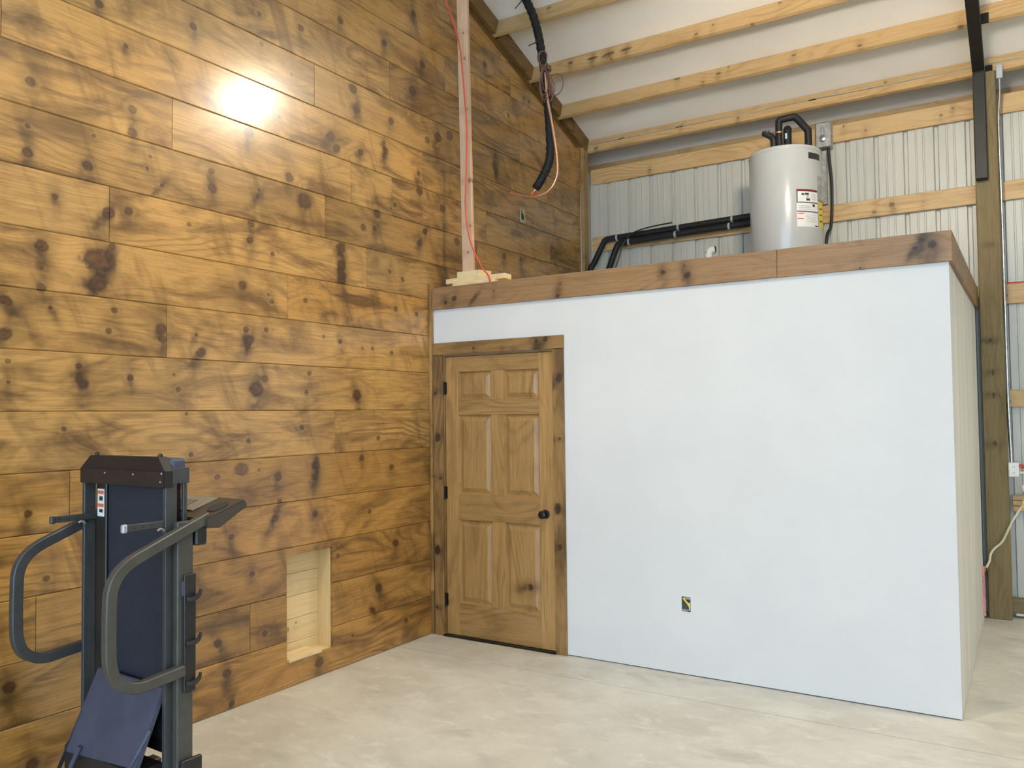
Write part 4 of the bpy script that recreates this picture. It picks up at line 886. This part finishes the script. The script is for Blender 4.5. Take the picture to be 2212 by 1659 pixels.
# top cap
bm = bmesh.new()
ol = [(-W_, 1.348), (0.002, 1.348), (0.002, 1.414), (-0.040, 1.468), (-0.540, 1.466), (-W_, 1.412)]
a = [bm.verts.new((x, -0.006, z)) for x, z in ol]; b = [bm.verts.new((x, 0.030, z)) for x, z in ol]
bm.faces.new(a); bm.faces.new(b[::-1])
for k in range(6): bm.faces.new((a[k], b[k], b[(k+1)%6], a[(k+1)%6]))
cp_ = tp('end_cap', bm, M_tmcap)
tp('cap_flange', B(-W_+.002, 0.0, -0.0095, -0.0062, 1.350, 1.411), plain('dull_brown_flange', (0.020, 0.013, 0.011), 0.55), cp_)
for x, z in ((-0.52, 1.471), (-0.055, 1.472)): tp('bumper', Lz([(0.010, z-.004), (0.009, z+.006), (0.004, z+.009)], 12, 'z', (x, 0.012, 0)), M_blackp, cp_, True)
for x, z in ((-0.02, 1.372), (-0.21, 1.396), (-0.42, 1.396), (-0.012, 1.405)): tp('rivet', Lz([(0.004, 0), (0.003, .003)], 8, 'y', (x, -0.0095, z)), M_clamp, cp_)
bm = bmesh.new(); ol = [(-0.04, 0.0305, 1.468), (-0.04, 0.1, 1.462)]
tp('roller_cover', B(-W_+0.02, -0.012, 0.031, 0.100, 1.385, 1.462, 0.012), M_tmblue)
for x0 in (-0.024, -W_-0.002):
    tp('corner_bracket', B(x0, x0+0.026, 0.0305, 0.104, 1.362, 1.424, 0.002), M_tmframe)
# uprights with hook plates
for s, xc in ((1, 0.040), (-1, -0.656)):
    xu = 0.018 if s > 0 else -0.634
    tp('upright', B(xu-0.016, xu+0.016, 0.030, 0.100, 0.03, 1.215, 0.004), M_tmgreen if s > 0 else M_tmframe)
    x0 = xu+0.0165*s
    hk = tp('hook_plate', B(min(x0, x0+.012*s), max(x0, x0+.012*s), 0.052, 0.104, 0.555, 1.010, 0.003), M_blackp)
    for z in (0.925, 0.755, 0.60):
        tp('hook', T([(x0+.012*s, 0.060, z-.012), (x0+.022*s, 0.085, z-.012), (x0+.022*s, 0.110, z), (x0+.022*s, 0.118, z+.022)], [0.010, 0.011, 0.009, 0.005], 8, 3), M_blackp, hk, True)
    bm = bmesh.new(); box(bm, x0, x0+.010*s, 0.045, 0.085, 0.93, 0.985); tp('cable_clip', bm, M_tmblue, hk)
    # handrail: bent rectangular tube
    hpth = [(xc, 0.160, 1.222), (xc, 0.07, 1.188), (xc, -0.030, 1.148), (xc, -0.105, 1.118), (xc, -0.165, 1.092), (xc, -0.212, 1.055), (xc, -0.238, 1.005), (xc, -0.244, 0.94), (xc, -0.245, 0.80), (xc, -0.240, 0.725), (xc, -0.218, 0.672), (xc, -0.175, 0.640), (xc, -0.125, 0.628), (xc, -0.05, 0.634), (xc, 0.05, 0.644)]
    tp('handrail', T(hpth, 0.02, 8, 4, square=(0.018, 0.021)), M_tmgreen if s > 0 else M_tmframe, tm, True)
    # feet
    tp('foot_tube', B(xu-0.03, xu+0.03, -0.42, 0.36, 0.0, 0.055, 0.008), M_tmframe)
    tp('foot_pad', B(xu-0.034, xu+0.034, 0.30, 0.37, 0.0, 0.06, 0.006), M_blackp)
    tp('ankle_block', B(xu+.0165 if s > 0 else xu-.034, xu+.034 if s > 0 else xu-.0165, 0.04, 0.13, 0.055, 0.30, 0.004), M_blackp)
    # perforated bracket arm
    xa = -0.010 if s > 0 else -W_+0.027
    za = 1.210 if s > 0 else 1.203
    ar = tp('bracket_arm', B(xa-0.006, xa+0.006, -0.155 if s > 0 else -0.130, -0.0005 if s > 0 else 0.07, za-0.0135, za+0.0135, 0.002), M_tmframe)
    for k in range(3):
        yy = (-0.125 if s > 0 else -0.11)+k*0.035
        tp('hole', Lz([(0.005, -0.0005), (0.005, 0.0005)], 12, 'x', (xa+0.0062, yy, za)), M_ink, ar)
    tp('arm_tip', B(xa-0.010, xa+0.010, (-0.172 if s > 0 else -0.147), (-0.152 if s > 0 else -0.127), za-0.016, za+0.016, 0.004), M_clamp if s > 0 else M_tmframe, ar)
    tp('wing_nut', T([(xa+.012, -0.035, za-.022), (xa+.014, -0.022, za-.016), (xa+.014, -0.008, za-.026)], 0.0055, 8, 3), M_galv, ar, True)
tp('cross_bar', B(-0.64, 0.024, -0.40, -0.34, 0.004, 0.05, 0.006), M_tmframe)
# console: sloping tray between the upright tops, with cup holders
def zc(t): return 1.222+0.33*(t-0.15)
bm = bmesh.new()
ol = [(0.135, zc(0.135)), (0.318, zc(0.318)+.004), (0.333, zc(0.333)-0.030), (0.20, zc(0.20)-0.062), (0.140, zc(0.14)-0.036)]
a = [bm.verts.new((0.066, y, z)) for y, z in ol]; b = [bm.verts.new((-0.70, y, z)) for y, z in ol]
bm.faces.new(a); bm.faces.new(b[::-1])
for k in range(5): bm.faces.new((a[k], b[k], b[(k+1)%5], a[(k+1)%5]))
bmesh.ops.bevel(bm, geom=bm.edges[:], offset=0.004, segments=2, affect='EDGES')
cs = tp('console', bm, M_console)
for x in (0.0, -0.615):
    n3 = Vector((0, -0.33, 1)).normalized(); e1 = Vector((1, 0, 0)); e2 = n3.cross(e1)
    bm = bmesh.new(); cc = Vector((x, 0.235, zc(0.235)+0.005)); rings = []
    for rr_, dz in ((0.041, -0.006), (0.041, 0.0010), (0.038, 0.0014), (0.036, 0.0014)):
        rings.append([bm.verts.new(cc+n3*dz+(e1*math.cos(2*PI*k/28)*rr_+e2*math.sin(2*PI*k/28)*rr_*1.12)) for k in range(28)])
    for i in range(3):
        for k in range(28): bm.faces.new((rings[i][k], rings[i][(k+1)%28], rings[i+1][(k+1)%28], rings[i+1][k]))
    bm.faces.new(rings[0]); bm.faces.new(rings[-1])
    tp('cup_holder', bm, M_ink, cs, True)
bm = bmesh.new(); obox(bm, (-0.30, 0.245, zc(0.245)+0.005), (0.20, 0, 0), Vector((0, 1, .33)).normalized()*0.065, n3*0.003, 0.001); tp('display', bm, plain('grey_display', (0.26, 0.25, 0.22), 0.3), cs)
bm = bmesh.new(); obox(bm, (-0.26, 0.235, zc(0.235)+0.009), (0.08, 0, 0), Vector((0, 1, .33)).normalized()*0.032, n3*0.0015); tp('screen', bm, plain('lcd_grey', (0.16, 0.15, 0.15), 0.2), cs)
tp('console_bracket', B(-0.66, 0.045, 0.105, 0.155, 1.115, 1.19, 0.006), M_blackp)
# motor cover, leaning out at the bottom
def cover(name, quad_top, quad_bot, m, th=0.018, parent=tm):
    bm = bmesh.new(); q = [Vector(v) for v in quad_top]+[Vector(v) for v in quad_bot]   # TL TR BL BR
    n = (q[1]-q[0]).cross(q[2]-q[0]).normalized()*th
    vs = [bm.verts.new(v) for v in q]+[bm.verts.new(v+n) for v in q]
    for f in ((0,1,3,2),(4,6,7,5),(0,4,5,1),(1,5,7,3),(3,7,6,2),(2,6,4,0)): bm.faces.new([vs[i] for i in f])
    bmesh.ops.bevel(bm, geom=bm.edges[:], offset=0.004, segments=2, affect='EDGES')
    return tp(name, bm, m, parent)
cv = cover('motor_cover', [(-0.500, 0.010, 0.578), (-0.022, 0.010, 0.578)], [(-0.545, -0.100, 0.255), (-0.030, -0.100, 0.300)], M_tmblue)
cover('cover_wing', [(-0.500, 0.010, 0.575), (-0.485, 0.005, 0.56)], [(-0.655, -0.090, 0.130), (-0.545, -0.104, 0.255)], plain('dark_slate_plastic', (0.040, 0.046, 0.072), 0.55), parent=cv)
tp('cover_ridge', T([(-0.430, -0.098, 0.300), (-0.475, -0.118, 0.20), (-0.49, -0.124, 0.14)], 0.010, 8, 3), M_tmblue, cv, True)
tp('cover_ridge', T([(-0.028, -0.042, 0.43), (-0.055, -0.088, 0.33), (-0.075, -0.102, 0.29)], 0.010, 8, 3), M_tmblue, cv, True)
tp('motor_housing', B(-0.58, -0.03, -0.09, 0.03, 0.06, 0.285, 0.012), M_blackp)

# ------------------------------------------------------------------ shop lamps (unseen, out of frame; most are added fill)
M_lens, nt, bs = new_mat('lamp_lens')
bs.inputs['Base Color'].default_value = (0.9, 0.9, 0.88, 1); bs.inputs['Roughness'].default_value = 0.4
bs.inputs['Emission Color'].default_value = (*LAMP_COL, 1); bs.inputs['Emission Strength'].default_value = 6.0
for x, y, z, p_, beam, aim, lab in LAMPS:
    o = tag(empty('unseen_lamp', (x, y, z)), lab, 'lamp', 'shop lamps')
    mesh_obj('housing', Lz([(0.05, 0.10), (0.07, 0.12), (0.05, 0.17), (0.02, 0.18)], 24), M_white, o, True)
    mesh_obj('globe', Lz([(0.01, -0.110)]+[(0.11*math.sin(t*PI/10), -0.11*math.cos(t*PI/10)) for t in range(1, 9)]+[(0.048, 0.102)], 24), M_lens, o, True)
    mesh_obj('hanger', T([(0, 0, 0.178), (0, 0, roof_z(y)-z-0.01)], 0.012, 8, 1), M_galv, o, True)
    if beam:
        bm = bmesh.new(); n = 32; prof = [(0.06, 0.115), (0.14, 0.09), (0.20, 0.03), (0.205, 0.03), (0.145, 0.095), (0.06, 0.12)]
        rg = [[bm.verts.new((r*math.cos(2*PI*k/n), r*math.sin(2*PI*k/n), h)) for k in range(n)] for r, h in prof]
        for i in range(len(rg)):
            for k in range(n): bm.faces.new((rg[i][k], rg[i][(k+1)%n], rg[(i+1)%len(rg)][(k+1)%n], rg[(i+1)%len(rg)][k]))
        q_ = (Vector(aim)-Vector((x, y, z))).to_track_quat('-Z', 'Y').to_euler()
        mesh_obj('dish_shade', bm, M_white, o, True).rotation_euler = q_
        l = bpy.data.lights.new('lamp_light', 'SPOT'); l.spot_size = math.radians(beam); l.spot_blend = 0.75
    else:
        l = bpy.data.lights.new('lamp_light', 'POINT')
    l.shadow_soft_size = 0.125; l.energy = p_; l.color = LAMP_COL
    lo2 = bpy.data.objects.new('lamp_light', l); C.objects.link(lo2); lo2.parent = o
    if beam: lo2.rotation_euler = q_
